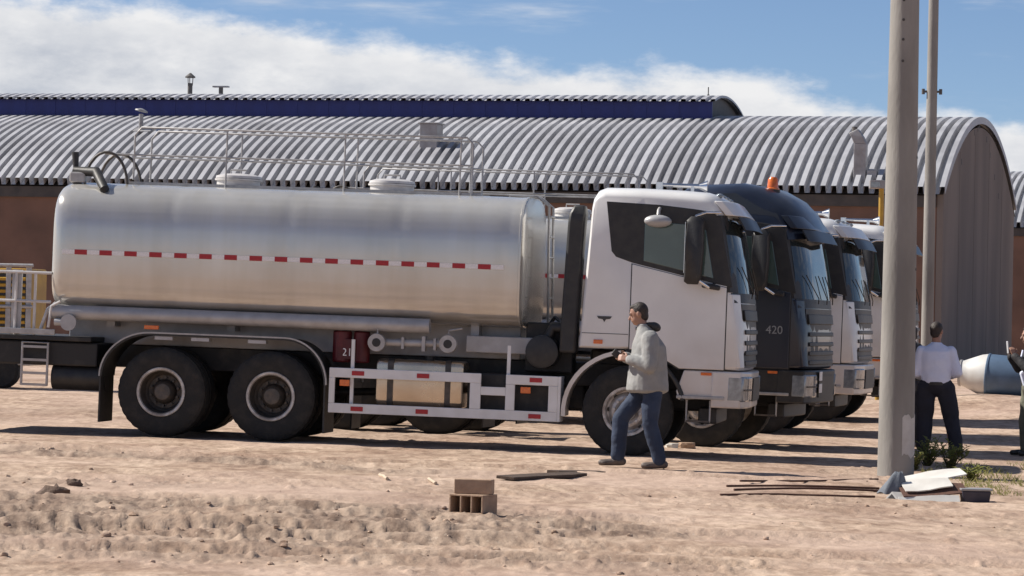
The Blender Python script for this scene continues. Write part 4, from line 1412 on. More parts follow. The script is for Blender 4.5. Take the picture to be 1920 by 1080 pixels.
rr_ = lambda z: 0.205 - 0.075 * z / 9.0 + 0.003
M['patch'] = mat('pale_patch', (0.56, 0.54, 0.52), 0.8, c2=(0.47, 0.45, 0.43), scale=9, bump=0.1)
arc_plate(rr_, R(-78), R(-8), 0.22, 0.66, jag=0.025).build('paint_patch', M['patch'], sh, smooth=60, fix=False)
for k, z in enumerate((4.62, 4.86, 5.08, 5.30, 2.30, 3.55, 5.7, 6.2)):
    a = R(-100 if k < 4 or k > 5 else -20)
    r = rr_(z)
    MB().cyl((r * 0.9 * math.cos(a), r * 0.9 * math.sin(a), z), ((r + 0.001) * math.cos(a), (r + 0.001) * math.sin(a), z), 0.016, n=10).build('bolt_hole', M['fascia'], sh)
MB().lathe([(3.30, 0.182), (3.30, 0.190), (3.36, 0.190), (3.36, 0.182)], n=30, axis=(0, 0, 1)).build('band', M['pipe_dark'], sh) if False else None
t, sh, z0 = pole(1735, 800, 1757, 62.0, 0.115, 0.085, 9.5, 'slender concrete pole farther back, just right of the thick one')
zc = at(1752, 172, 62.0).z - z0
MB().box(-0.17, 0.17, -0.02, 0.02, zc - 0.02, zc + 0.02).build('cross_bolt', M['pipe_dark'], t)
for s in (-1, 1):
    MB().cyl((s * 0.16, 0, zc - 0.05), (s * 0.16, 0, zc + 0.05), 0.03, n=10).build('insulator', M['pipe_dark'], t)

# ------------------------------------------------------------------ yellow machine at the far left
g = at(40, 722, 58.0)
mz = G(g.x, g.y) + 0.10
ym = empty('yellow_machine', (g.x - 0.62, g.y, mz), (0, 0, R(-6)))
tag(ym, 'yellow plant machine with louvred doors behind the tail of the near tanker', 'machine')
MB().box(-1.9, 0.95, -0.7, 0.7, 0.30, 0.55).build('base_frame', M['galv'], ym, bevel=0.02)
bd = MB().box(-1.9, 0.88, -0.66, 0.66, 0.55, 1.95).build('body', M['yellow'], ym, bevel=0.03)
for x0_, x1_ in ((-0.16, 0.05), (0.22, 0.52), (0.58, 0.84)):
    for k in range(11):
        MB().obox(((x0_ + x1_) / 2, -0.675, 0.72 + k * 0.105), (x1_ - x0_, 0.03, 0.05), (0.5, 0, 0)).build('louvre', M['yellow'], bd)
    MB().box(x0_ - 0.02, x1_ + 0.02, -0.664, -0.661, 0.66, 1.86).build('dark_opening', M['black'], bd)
for x in (-0.45, 0.12, 0.55, 0.90):
    MB().box(x - 0.045, x + 0.045, -0.71, -0.68, 0.55, 2.02).build('upright', M['rail'], ym, bevel=0.008)
for z in (2.0, 1.30):
    MB().tube([(-1.9, -0.74, z), (0.98, -0.74, z)], 0.03, 8).build('bar', M['rail'], ym, smooth=50)
MB().ball((-0.18, -0.2, 2.05), (0.38, 0.3, 0.26), 18, 10).build('dome', M['duct'], ym, smooth=60)
MB().tube([(-0.6, -0.4, 2.25), (-0.1, -0.45, 2.40), (0.22, -0.5, 2.52)], 0.03, 8).build('lever', M['rail'], ym, smooth=50)
MB().ball((0.24, -0.5, 2.53), 0.055, 10, 6).build('lever_knob', M['black'], ym, smooth=60)
MB().tube([(0.05, -0.3, 2.0), (0.08, -0.3, 2.28), (0.22, -0.35, 2.30), (0.25, -0.35, 2.0)], 0.045, 10).build('pipe_bend', M['rail'], ym, smooth=50)
for x in (-1.2, 0.45):
    MB().lathe([(-0.12, 0.20), (-0.13, 0.27), (-0.10, 0.31), (0.10, 0.31), (0.13, 0.27), (0.12, 0.20)], (x, -0.62, 0.21), (0, 1, 0), 28).build('wheel', M['tyre'], ym, smooth=40)
MB().box(-0.55, -0.25, -0.80, -0.72, 0.2, 0.95).build('side_tank', M['duct'], ym, bevel=0.03)

# ------------------------------------------------------------------ cement mixer on its side
dz = at(1800, 742, 63.0)
mx = empty('cement_mixer_drum', (dz.x, dz.y, G(dz.x, dz.y) + 0.40), (0, R(4), R(-16)))
tag(mx, 'blue and white cement mixer drum lying on the dirt bank at the right', 'mixer drum')
M['blue_drum'] = mat('blue_drum_paint', (0.10, 0.16, 0.25), 0.5, c2=(0.07, 0.115, 0.18), scale=3, bump=0.05)
M['white_drum'] = mat('white_drum_paint', (0.62, 0.62, 0.60), 0.5, c2=(0.5, 0.48, 0.45), scale=3, bump=0.05)
cone = MB().lathe([(0.02, 0.20), (0.0, 0.215), (0.0, 0.24), (0.05, 0.235), (0.20, 0.30), (0.38, 0.375), (0.50, 0.40), (0.50, 0.36), (0.2, 0.27), (0.03, 0.205)], n=40, axis=(1, 0, 0), cap=False).build('cone', M['white_drum'], mx, smooth=35)
MB().lathe([(-0.015, 0.205), (-0.02, 0.245), (0.02, 0.25), (0.03, 0.21)], n=40, axis=(1, 0, 0), cap=False).build('mouth_ring', M['duct'], cone, smooth=35)
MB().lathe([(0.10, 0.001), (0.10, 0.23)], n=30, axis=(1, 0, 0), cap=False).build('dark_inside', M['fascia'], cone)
dr = MB().lathe([(0.50, 0.40), (0.51, 0.415), (0.54, 0.415), (0.55, 0.402), (1.0, 0.40), (1.35, 0.36), (1.5, 0.22), (1.52, 0.01)], n=40, axis=(1, 0, 0)).build('drum', M['blue_drum'], mx, smooth=35)

# ------------------------------------------------------------------ small things on the ground
M['clay'] = mat('fired_clay', (0.42, 0.29, 0.20), 0.9, c2=(0.33, 0.22, 0.15), scale=12, bump=0.25, bscale=50)
M['rust'] = mat('rusty_steel', (0.13, 0.060, 0.040), 0.85, c2=(0.085, 0.042, 0.03), scale=20, bump=0.3)
M['panel'] = mat('white_sheet', (0.70, 0.68, 0.63), 0.5, c2=(0.60, 0.57, 0.52), scale=5)
M['wood'] = mat('dark_weathered_wood', (0.10, 0.065, 0.045), 0.9, c2=(0.06, 0.04, 0.03), scale=12, stretch=(0.3, 4, 4), bump=0.4)
M['palewood'] = mat('pale_wood', (0.55, 0.45, 0.34), 0.85, c2=(0.45, 0.35, 0.26), scale=12, stretch=(0.3, 4, 4), bump=0.3)
M['lining_bin'] = mat('dark_bin', (0.03, 0.028, 0.045), 0.6, c2=(0.045, 0.04, 0.06), scale=8)
M['bag'] = mat('grey_sack', (0.15, 0.17, 0.20), 0.75, c2=(0.10, 0.115, 0.14), scale=8, bump=0.4, bscale=14)

def hollow_brick(L, W, H, nx=3):
    """Hollow clay brick: frame walls round real openings in its end face (-y)."""
    b = MB()
    t = 0.014
    x0, x1 = -L / 2, L / 2
    b.box(x0, x1, 0, W, 0, t).box(x0, x1, 0, W, H - t, H)
    for k in range(nx + 1):
        xc = x0 + t / 2 + (L - t) * k / nx
        b.box(xc - t / 2, xc + t / 2, 0, W, t, H - t)
    b.box(x0 + t, x1 - t, W - 0.02, W - 0.001, t, H - t)
    return b
g = ground_at(874, 974)
b1 = hollow_brick(0.30, 0.24, 0.155).build('hollow_brick', M['clay'], None, bevel=0.003, loc=(g.x - 0.005, g.y + 0.02, g.z - 0.015), rot=(0, 0, R(-28)))
tag(b1, 'hollow clay brick with three openings, the lower of the two in the yard', 'brick', 'hollow bricks in the yard')
b2 = MB().box(-0.15, 0.15, 0, 0.115, 0, 0.115)
b2 = b2.build('hollow_brick', M['clay'], None, bevel=0.006, loc=(g.x + 0.045, g.y + 0.085, g.z + 0.142), rot=(0, 0, R(-12)))
tag(b2, 'clay brick lying on top of the hollow brick in the yard', 'brick', 'hollow bricks in the yard')

def stick(name, label, cat, p0, p1, r, m, z_up=0.0, bow=0.0, flat=1.0, group=None):
    a, b = ground_at(*p0), ground_at(*p1)
    a.z += r * flat + z_up
    b.z += r * flat
    pts = []
    for i in range(9):
        t_ = i / 8
        q = a.lerp(b, t_)
        q = Vector((q.x, q.y, max(q.z, gh(q.x, q.y) + r * flat * 0.6) + bow * math.sin(math.pi * t_)))
        pts.append(q)
    o0 = pts[0].copy()
    mb = MB().tube([q - o0 for q in pts], r, 8)
    if flat != 1.0:
        mb.v = [(x, y, z * 1.0) for x, y, z in mb.v]
    o = mb.build(name, M[m], None, smooth=50, loc=o0)
    tag(o, label, cat, group)
    return o

def plank(name, label, p0, p1, w, th, m, group=None):
    a, b = ground_at(*p0), ground_at(*p1)
    d = b - a
    L_ = d.length
    o = MB()
    pr = [(-0.5, -1), (-0.2, -0.85), (0.25, -1.0), (0.5, -0.6), (0.5, 0.7), (0.1, 1.0), (-0.5, 0.8)]
    o.loft([[(x * L_, y * w / 2, 0) for x, y in pr], [(x * L_, y * w / 2, th) for x, y in pr]])
    ob = o.build(name, M[m], None, bevel=0.004, loc=(a + b) / 2 + Vector((0, 0, 0.012)), rot=(R(4), -math.atan2(d.z, Vector((d.x, d.y)).length), math.atan2(d.y, d.x)))
    tag(ob, label, 'plank', group)
    return ob
plank('wooden_plank', 'dark weathered plank lying before the walking man', (945, 901), (1090, 893), 0.22, 0.03, 'wood')
plank('wooden_plank', 'short dark board at the right end of the weathered plank', (1035, 890), (1128, 886), 0.16, 0.03, 'wood')
stick('wood_stake', 'pale wooden stake on the ground, left of the other one', 'stake', (712, 896), (726, 902), 0.016, 'palewood', 0.0)
stick('wood_stake', 'pale wooden stake on the ground, nearer the bricks', 'stake', (804, 902), (817, 907), 0.016, 'palewood', 0.0)
RB = 'rusty bars beside the pole'
for lab, p0, p1, bow in (('top rusty reinforcing bar, its right end leaning on the pole foot', (1388, 909), (1646, 899), -0.01),
                         ('second rusty bar from the top in the bundle left of the pole', (1362, 914), (1648, 918), 0.012),
                         ('third rusty bar from the top in the bundle left of the pole', (1376, 921), (1650, 924), 0.02),
                         ('lowest rusty bar of the bundle left of the pole', (1350, 927), (1640, 932), 0.0)):
    stick('reinforcing_bar', lab, 'steel bar', p0, p1, 0.011, 'rust', 0.02 if 'top rusty' in lab else 0.0, bow, group=RB)

# scrap heap at the pole foot
g = ground_at(1740, 938)
sx = 1 / 193.0
def at_heap(px, py, dy=0.0):
    q = at(px, py, g.y + dy)
    return q
def flat_sheet(label, px, py, dy, w, d, rot, m='panel'):
    c = at_heap(px, py, dy)
    mb = MB()
    rows = []
    for i in range(5):
        v = (i / 4 - 0.5) * d
        rows.append([(u * w, v, 0.010 * math.sin(6 * u + 9 * v)) for u in (-0.5, -0.25, 0, 0.25, 0.5)])
    mb.loft([r + [(x, y, z + 0.012) for x, y, z in reversed(r)] for r in rows])
    lip = MB()
    o = mb.build('metal_sheet', M[m], None, loc=c, rot=rot, smooth=30)
    tag(o, label, 'metal sheet', 'sheets in the scrap heap')
    return o
flat_sheet('upper white metal sheet propped on the scrap heap by the pole', 1748, 894, 0.28, 0.62, 0.24, (R(15), R(-9), R(8)))
flat_sheet('white sheet just under the uppermost one in the scrap heap', 1738, 910, 0.06, 0.46, 0.20, (R(24), R(-7), R(6)))
flat_sheet('dark rusty plate between the white sheets of the scrap heap', 1750, 920, 0.02, 0.62, 0.22, (R(25), R(-4), R(5)), 'rust')
ch = empty('metal_channel', at_heap(1650, 944, -0.05))
tag(ch, 'long white bent channel with a triangular open end at the front of the scrap heap', 'metal channel')
e = at_heap(1796, 940, 0.02) - at_heap(1650, 944, -0.05)
def tri(o_, k):
    return [o_ + Vector((0.0, -0.02, 0.0)), o_ + Vector((0.20 * k, -0.05, 0.0)), o_ + Vector((0.115 * k, 0.04, 0.115 * k))]
tr0, tr1 = tri(Vector((0, 0, 0.0)), 1.0), tri(e - Vector((0.2, 0, 0)), 0.55)
ins = lambda t_: [p.lerp((t_[0] + t_[1] + t_[2]) / 3, 0.30) for p in t_]
MB().loft([tr0, tr1]).add([], []).build('channel', M['panel'], ch, bevel=0.004)
fr = ins(tr0)
MB().add([p + Vector((0, -0.004, 0)) for p in fr] + [p + Vector((0, 0.004, 0)) for p in fr], [(0, 1, 2), (3, 5, 4), (0, 3, 4, 1), (1, 4, 5, 2), (2, 5, 3, 0)]).build('open_end', M['fascia'], ch)
flat_sheet('white strip along the bottom front of the scrap heap', 1742, 938, -0.12, 0.58, 0.09, (R(50), R(-2), R(2)))
bxp = at_heap(1828, 945, 0.02)
bx = empty('dark_crate', (bxp.x, bxp.y, bxp.z))
tag(bx, 'small dark bin at the right end of the scrap heap', 'bin')
MB().loft([[(-0.12, -0.1, 0), (0.12, -0.1, 0), (0.12, 0.1, 0), (-0.12, 0.1, 0)], [(-0.14, -0.12, 0.13), (0.14, -0.12, 0.13), (0.14, 0.12, 0.13), (-0.14, 0.12, 0.13)]]).build('tub', M['lining_bin'], bx, bevel=0.015)
MB().box(-0.15, 0.15, -0.13, 0.13, 0.13, 0.15).build('rim', M['duct'], bx, bevel=0.006)
# slumped sack against the pole
sp = at_heap(1668, 922, 0.0)
sk = MB()
sr = []
for i in range(9):
    t_ = i / 8
    rad = 0.115 * (1 - 0.72 * t_ ** 1.6)
    sr.append([(rad * (1.1 + 0.18 * math.sin(3 * a + 2 * t_)) * math.cos(a) + 0.07 * t_, rad * (0.8 + 0.12 * math.sin(5 * a)) * math.sin(a), 0.20 * t_ + 0.012 * math.sin(4 * a)) for a in np.linspace(0, 2 * math.pi, 20, endpoint=False)])
sk.loft(sr)
so = sk.build('cement_sack', M['bag'], None, smooth=60, loc=(sp.x + 0.03, sp.y + 0.16, sp.z - 0.02))
tag(so, 'blue grey slumped sack leaning against the foot of the thick pole', 'sack')

# bit of brick rubble by the front wheel
for lab, px, m, r in (('reddish brick fragment behind the walking man', 1290, 'clay', 0.075), ('pale stone fragment behind the walking man', 1262, 'panel', 0.06)):
    q = ground_at(px, 842)
    q.y += 0.3
    rb = MB()
    rb.loft([[(r * 1.5 * (0.8 + 0.4 * rng.random()) * math.cos(a), r * (0.8 + 0.4 * rng.random()) * math.sin(a), z) for a in np.linspace(0, 2 * math.pi, 8, endpoint=False)] for z in (0, r * 0.7, r * 1.1)])
    o = rb.build('rubble', M[m], None, loc=(q.x, q.y, q.z - 0.01), bevel=0.008)
    tag(o, lab, 'rubble', 'rubble by the front wheel')
# dark clod heap at the left
for k, (px, py, r, lab) in enumerate(((104, 926, 0.085, 'biggest dark earth lump of the clod pair at the left'), (140, 912, 0.045, 'smaller dark earth lump right of the big one at the left'))):
    q = ground_at(px, py)
    cb = MB()
    n = 12
    rings = []
    for i in range(7):
        t_ = math.pi * (i + 0.05) / 6.1
        rings.append([Vector((math.sin(t_) * math.cos(6.283 * j / n) * 1.6, math.sin(t_) * math.sin(6.283 * j / n), math.cos(t_) * 0.8)) * r * (0.65 + 0.7 * rng.random()) for j in range(n)])
    cb.loft(rings)
    o = cb.build('earth_lump', mat('dark_earth%d' % k, (0.15, 0.10, 0.075), 0.95, c2=(0.09, 0.06, 0.045), scale=14, bump=0.6), None, smooth=70, loc=(q.x, q.y, q.z + r * 0.35))
    tag(o, lab, 'earth lump', 'dark earth lumps')

# ------------------------------------------------------------------ weeds
def leaf_mat(name, c, c2):
    m = mat(name, c, 0.7, c2=c2, scale=3.0)
    N, L = m.node_tree.nodes, m.node_tree.links
    b = N['Principled BSDF']
    tr = N.new('ShaderNodeBsdfTranslucent')               # leaves let the sun through
    L.new(b.inputs['Base Color'].links[0].from_socket, tr.inputs['Color'])
    mx = N.new('ShaderNodeMixShader')
    mx.inputs[0].default_value = 0.5
    L.new(b.outputs[0], mx.inputs[1])
    L.new(tr.outputs[0], mx.inputs[2])
    L.new(mx.outputs[0], N['Material Output'].inputs['Surface'])
    return m
M['weed'] = leaf_mat('weed_leaf', (0.27, 0.27, 0.085), (0.17, 0.19, 0.055))
M['grass'] = leaf_mat('grass_blade', (0.30, 0.28, 0.10), (0.20, 0.20, 0.07))
M['stalk'] = leaf_mat('weed_stalk', (0.17, 0.14, 0.06), (0.10, 0.09, 0.04))
def weed(px, py, h, spread, n, label):
    q = ground_at(px, py)
    t = empty('weed_plant', q)
    tag(t, label, 'weed', 'weeds by the pole')
    st, lf = MB(), MB()
    for k in range(n):
        a = rng.random() * 6.28
        hh = h * (0.45 + 0.55 * rng.random())
        tip = Vector((math.cos(a) * spread * rng.random(), math.sin(a) * spread * rng.random(), hh))
        midp = tip * 0.5 + Vector((0, 0, hh * 0.1))
        st.tube([(tip.x * 0.1, tip.y * 0.1, -0.02), midp, tip], [0.006, 0.005, 0.003], 5)
        for j in range(9):
            c0 = Vector((0, 0, 0)).lerp(midp, j / 4.0) if j < 4 else midp.lerp(tip, (j - 4) / 4.0)
            b_ = rng.random() * 6.28
            d = Vector((math.cos(b_), math.sin(b_), 0.2 + 0.5 * rng.random())).normalized()
            L_ = 0.04 + 0.05 * rng.random()
            w = d.cross(Vector((0, 0, 1))).normalized() * L_ * 0.28
            up = Vector((0, 0, 0.012))
            lf.add([c0, c0 + d * L_ * 0.5 + w + up, c0 + d * L_, c0 + d * L_ * 0.5 - w + up], [(0, 1, 2, 3)])
    st.build('stalks', M['stalk'], t, smooth=60)
    lf.build('leaves', M['weed'], t, fix=False)
weed(1738, 876, 0.34, 0.30, 26, 'leafy weed growing right beside the thick concrete pole')
weed(1782, 880, 0.28, 0.30, 22, 'bushy weed by the feet of the man in the white shirt')
weed(1715, 882, 0.20, 0.18, 12, 'low weed half hidden by the thick concrete pole')
weed(1822, 902, 0.18, 0.28, 16, 'low weed just behind the scrap heap')
def grass():
    b = MB()
    for _ in range(2600):
        px = 1730 + 220 * rng.random()
        py = 872 + 62 * rng.random() ** 0.8
        if px < 1800 and py > 905:
            continue
        if vnoise(np.array([px / 34.0]), np.array([py / 11.0]), 91)[0] < -0.08:
            continue
        q = ground_at_fast(px, py)
        a = rng.random() * 6.28
        L_ = 0.03 + 0.07 * rng.random()
        tip = q + Vector((math.cos(a) * L_ * 0.8, math.sin(a) * L_ * 0.8, L_ * (0.4 + 0.6 * rng.random())))
        w = Vector((-math.sin(a), math.cos(a), 0)) * 0.006
        b.add([q - w, q + w, tip], [(0, 1, 2)])
    o = b.build('grass', M['grass'], None, fix=False)
    tag(o, 'thin patch of short yellow green grass behind the scrap heap', 'grass', None, 'stuff')
def ground_at_fast(px, py):
    d = F_PX * 1.68 / max(py - 600 - 0.021 * (px - 960), 50)
    p_ = at(px, py, d)
    return Vector((p_.x, p_.y, gh(p_.x, p_.y)))
grass()

# ------------------------------------------------------------------ people
M['skin'] = mat('skin', (0.36, 0.20, 0.14), 0.55, c2=(0.31, 0.165, 0.115), scale=9)
M['hair'] = mat('dark_hair', (0.022, 0.015, 0.013), 0.6, c2=(0.04, 0.028, 0.022), scale=30, bump=0.5, bscale=70)
M['jacket'] = mat('grey_beige_jacket', (0.29, 0.29, 0.285), 0.85, c2=(0.24, 0.24, 0.235), scale=7, bump=0.55, bscale=9)
M['lining'] = mat('black_hood', (0.025, 0.025, 0.028), 0.8, c2=(0.04, 0.04, 0.04), scale=9, bump=0.3)
M['jeans'] = mat('blue_jeans', (0.026, 0.042, 0.082), 0.85, c2=(0.015, 0.025, 0.052), scale=5, bump=0.5, bscale=10)
M['shoe'] = mat('brown_shoe', (0.13, 0.10, 0.085), 0.6, c2=(0.09, 0.07, 0.06), scale=12, bump=0.2)
M['shirt'] = mat('white_shirt', (0.72, 0.76, 0.92), 0.8, c2=(0.65, 0.69, 0.86), scale=5, bump=0.6, bscale=7)
M['trousers'] = mat('navy_trousers', (0.016, 0.018, 0.032), 0.8, c2=(0.011, 0.012, 0.022), scale=5, bump=0.4, bscale=8)
M['olive'] = mat('olive_trousers', (0.20, 0.20, 0.15), 0.85, c2=(0.15, 0.15, 0.11), scale=5, bump=0.4, bscale=9)
M['black_shoe'] = mat('black_shoe', (0.018, 0.017, 0.017), 0.4, c2=(0.03, 0.028, 0.026), scale=12)
M['dark_coat'] = mat('dark_coat', (0.02, 0.02, 0.024), 0.8, c2=(0.032, 0.03, 0.033), scale=6, bump=0.4)
M['phone'] = mat('phone_case', (0.6, 0.6, 0.62), 0.3, c2=(0.5, 0.5, 0.52), scale=20)

def melt(size, it=4, factor=0.5):
    def f(o):
        r = o.modifiers.new('melt', 'REMESH')
        r.mode, r.voxel_size, r.use_smooth_shade = 'VOXEL', size, True
        s = o.modifiers.new('smooth', 'SMOOTH')
        s.iterations, s.factor = it, factor
    return f

def folds(strength, size):
    tx = bpy.data.textures.new('cloth_folds', 'CLOUDS')
    tx.noise_scale, tx.noise_depth = size, 2
    def f(o):
        d = o.modifiers.new('folds', 'DISPLACE')
        d.texture, d.strength, d.mid_level, d.texture_coords = tx, strength, 0.5, 'LOCAL'
    return f

def ring(c, rx, ry, n=24, tilt=0.0):
    return [(c[0] + rx * math.cos(a) , c[1] + ry * math.sin(a), c[2] + tilt * math.cos(a)) for a in np.linspace(0, 2 * math.pi, n, endpoint=False)]

def V3(*a):
    return Vector(a)

def hand(b, wrist, dirv, side, curl=0.6, palm_n=None):
    """Palm, four fingers of different length and a thumb from the side of the palm."""
    d = Vector(dirv).normalized()
    n = Vector(palm_n or (0, 0, -1)).normalized()            # the way the palm faces
    n = (n - d * n.dot(d)).normalized()
    w = d.cross(n).normalized() * side
    p0 = Vector(wrist)
    pc = p0 + d * 0.05
    for k in (-1.5, -0.5, 0.5, 1.5):
        b.cone(p0 + d * 0.012 + w * 0.010 * k, p0 + d * 0.085 + w * 0.0195 * k, 0.015, 0.0125, 10)
    for k, L_ in ((-1.5, 0.060), (-0.5, 0.074), (0.5, 0.080), (1.5, 0.072)):
        q0 = p0 + d * 0.088 + w * 0.020 * k
        q1 = q0 + (d * math.cos(curl * 0.6) + n * math.sin(curl * 0.6)) * L_ * 0.45
        q2 = q1 + (d * math.cos(curl * 1.5) + n * math.sin(curl * 1.5)) * L_ * 0.33
        q3 = q2 + (d * math.cos(curl * 2.2) + n * math.sin(curl * 2.2)) * L_ * 0.22
        b.cone(q0, q1, 0.0095, 0.009, 8).cone(q1, q2, 0.009, 0.0083, 8).cone(q2, q3, 0.0083, 0.0075, 8)
    t0 = p0 + d * 0.03 + w * 0.032
    t1 = t0 + (d * 0.6 + w * 0.75 + n * 0.25).normalized() * 0.042
    t2 = t1 + (d * 0.95 + w * 0.15 + n * 0.35).normalized() * 0.032
    b.cone(t0, t1, 0.0125, 0.0105, 8).cone(t1, t2, 0.0105, 0.009, 8)

def person(label, loc, rotz, J, torso, mats, sleeve=(0.088, 0.07, 0.055), leg=(0.108, 0.082, 0.068), grip=None, long_sleeve=True):
    root = empty('person', loc, (0, 0, rotz))
    tag(root, label, 'person', 'people in the yard')
    top, bottom, shoe = mats
    # body: one melted surface of head, neck, trunk, arms and legs
    b = MB()
    hd, nk, ch, pv = (Vector(J[k]) for k in ('head', 'neck', 'chest', 'pelvis'))
    hr = Euler((0, J.get('nod', 0.12), J.get('turn', 0.0))).to_matrix()
    H = lambda x, y, z: hd + hr @ Vector((x, y, z))
    e = (0, J.get('nod', 0.12), J.get('turn', 0.0))
    b.ball(H(-0.010, 0, 0.020), (0.096, 0.076, 0.100), 20, 14, e)
    b.ball(H(0.020, 0, -0.045), (0.070, 0.060, 0.078), 18, 12, e)
    b.ball(H(0.048, 0, -0.085), (0.032, 0.034, 0.030), 12, 8, e)
    b.cone(H(0.084, 0, 0.005), H(0.106, 0, -0.034), 0.010, 0.015, 8)
    b.cone(H(0.078, -0.03, 0.022), H(0.078, 0.03, 0.022), 0.014, 0.014, 8)
    b.cone(H(0.082, -0.016, -0.062), H(0.082, 0.016, -0.062), 0.010, 0.010, 8)
    for s in (-1, 1):
        b.ball(H(-0.010, s * 0.080, -0.005), (0.022, 0.011, 0.034), 10, 8, e)
    b.cone(H(-0.015, 0, -0.06), nk, 0.056, 0.062, 14)
    b.cone(nk, ch, 0.07, 0.12, 14).cone(ch, pv, 0.12, 0.12, 14)
    for s in ('l', 'r'):
        sh, elb, wr = Vector(J['sh' + s]), Vector(J['el' + s]), Vector(J['wr' + s])
        hp, kn, an = Vector(J['hp' + s]), Vector(J['kn' + s]), Vector(J['an' + s])
        b.cone(ch, sh, 0.08, 0.055, 10).cone(sh, elb, 0.048, 0.040, 10).cone(elb, wr, 0.040, 0.027, 10)
        b.cone(pv, hp, 0.1, 0.08, 10).cone(hp, kn, 0.075, 0.052, 10).cone(kn, an, 0.050, 0.036, 10)
        hand(b, wr, J.get('hd' + s, tuple(wr - elb)), 1 if s == 'r' else -1, J.get('curl', 0.6), J.get('pn' + s))
    b.build('body', M['skin'], root, mods=[melt(0.0075, 2, 0.4)], fix=False)
    # hair
    h = MB().ball(H(-0.024, 0, 0.034), (0.096, 0.083, 0.098), 22, 14, e).ball(H(-0.055, 0, -0.025), (0.055, 0.070, 0.070), 16, 10, e).ball(H(0.020, 0, 0.088), (0.058, 0.060, 0.030), 14, 8, e)
    h.build('hair', M['hair'], root, mods=[melt(0.009, 3)], fix=False)
    for s in (-1, 1):
        MB().ball(H(0.083, s * 0.030, 0.004), (0.008, 0.012, 0.007), 8, 6, e).build('eye', M['hair'], root)
    # upper garment
    t = MB().loft([ring(c, rx, ry) for c, rx, ry in torso])
    for s in ('l', 'r'):
        sh, elb, wr = Vector(J['sh' + s]), Vector(J['el' + s]), Vector(J['wr' + s])
        t.cone(sh, elb, sleeve[0], sleeve[1], 14).cone(elb, elb.lerp(wr, 0.93), sleeve[1], sleeve[2], 14)
    t.build('jacket' if top == 'jacket' else 'shirt', M[top], root, mods=[melt(0.010, 5), folds(0.030, 0.20)], fix=False)
    # trousers
    t = MB()
    t.ball(pv + V3(0, 0, 0.0), (0.135, 0.175, 0.15), 18, 12)
    for s in ('l', 'r'):
        hp, kn, an = Vector(J['hp' + s]), Vector(J['kn' + s]), Vector(J['an' + s])
        t.cone(hp, kn, leg[0], leg[1], 16).cone(kn, an.lerp(kn, 0.02), leg[1], leg[2], 16)
    t.build('trousers', M[bottom], root, mods=[melt(0.010, 4), folds(0.028, 0.16)], fix=False)
    for s in ('l', 'r'):
        an, toe = Vector(J['an' + s]), Vector(J['toe' + s])
        d = (toe - an)
        d.z = 0
        d.normalize()
        heel = an - d * 0.055
        zf = toe.z
        f = MB().cone((heel.x, heel.y, zf + 0.045), (toe.x - d.x * 0.03, toe.y - d.y * 0.03, zf + 0.030), 0.043, 0.036, 12)
        f.cone(an, (an.x + d.x * 0.01, an.y + d.y * 0.01, zf + 0.05), 0.05, 0.045, 12).ball(toe - d * 0.06 + V3(0, 0, 0.028), (0.055, 0.05, 0.03), 12, 8)
        f.build('shoe', M[shoe], root, mods=[melt(0.009, 3)], fix=False)
    return root

def stand(px, py, Y):
    q = at(px, py, Y)
    return (q.x, q.y, gh(q.x, q.y))

# the man walking past the near truck
J = dict(head=(0.135, 0, 1.690), neck=(0.070, 0, 1.50), chest=(0.03, 0, 1.30), pelvis=(0.0, 0, 0.93), nod=0.22, turn=-0.1,
         shl=(0.010, 0.185, 1.425), ell=(0.010, 0.275, 1.130), wrl=(0.235, 0.160, 1.195), hdl=(0.9, -0.35, 0.20), pnl=(0.2, -0.9, -0.2),
         shr=(0.050, -0.185, 1.425), elr=(0.070, -0.265, 1.140), wrr=(0.265, -0.100, 1.215), hdr=(0.8, 0.5, 0.15), pnr=(0.2, 0.9, -0.2),
         hpl=(-0.035, 0.10, 0.90), knl=(-0.015, 0.115, 0.49), anl=(-0.125, 0.115, 0.095), toel=(0.075, 0.13, 0.01),
         hpr=(0.015, -0.10, 0.90), knr=(0.30, -0.10, 0.545), anr=(0.325, -0.10, 0.125), toer=(0.535, -0.11, 0.025), curl=0.7)
torso = [((0.03, 0, 0.83), 0.19, 0.215), ((0.02, 0, 0.86), 0.232, 0.25), ((0.018, 0, 1.0), 0.222, 0.245), ((0.012, 0, 1.18), 0.205, 0.24),
         ((0.012, 0, 1.34), 0.185, 0.235), ((0.035, 0, 1.44), 0.135, 0.20), ((0.052, 0, 1.50), 0.105, 0.14), ((0.066, 0, 1.555), 0.085, 0.088), ((0.075, 0, 1.585), 0.080, 0.082)]
man = person('man in a grey jacket and blue jeans walking left past the near truck', stand(1214, 879, 36.9), R(180), J, torso, ('jacket', 'jeans', 'shoe'), sleeve=(0.098, 0.080, 0.060), leg=(0.118, 0.090, 0.075))
MB().ball((-0.050, 0, 1.555), (0.070, 0.110, 0.050), 18, 10, (0, -0.45, 0)).ball((0.005, 0, 1.575), (0.06, 0.095, 0.032), 14, 8).build('hood', M['lining'], man, mods=[melt(0.009, 3)], fix=False)
MB().obox((0.350, 0.045, 1.235), (0.075, 0.012, 0.14), (0, 0.9, 0.2)).build('held_phone', M['black'], man, bevel=0.006)

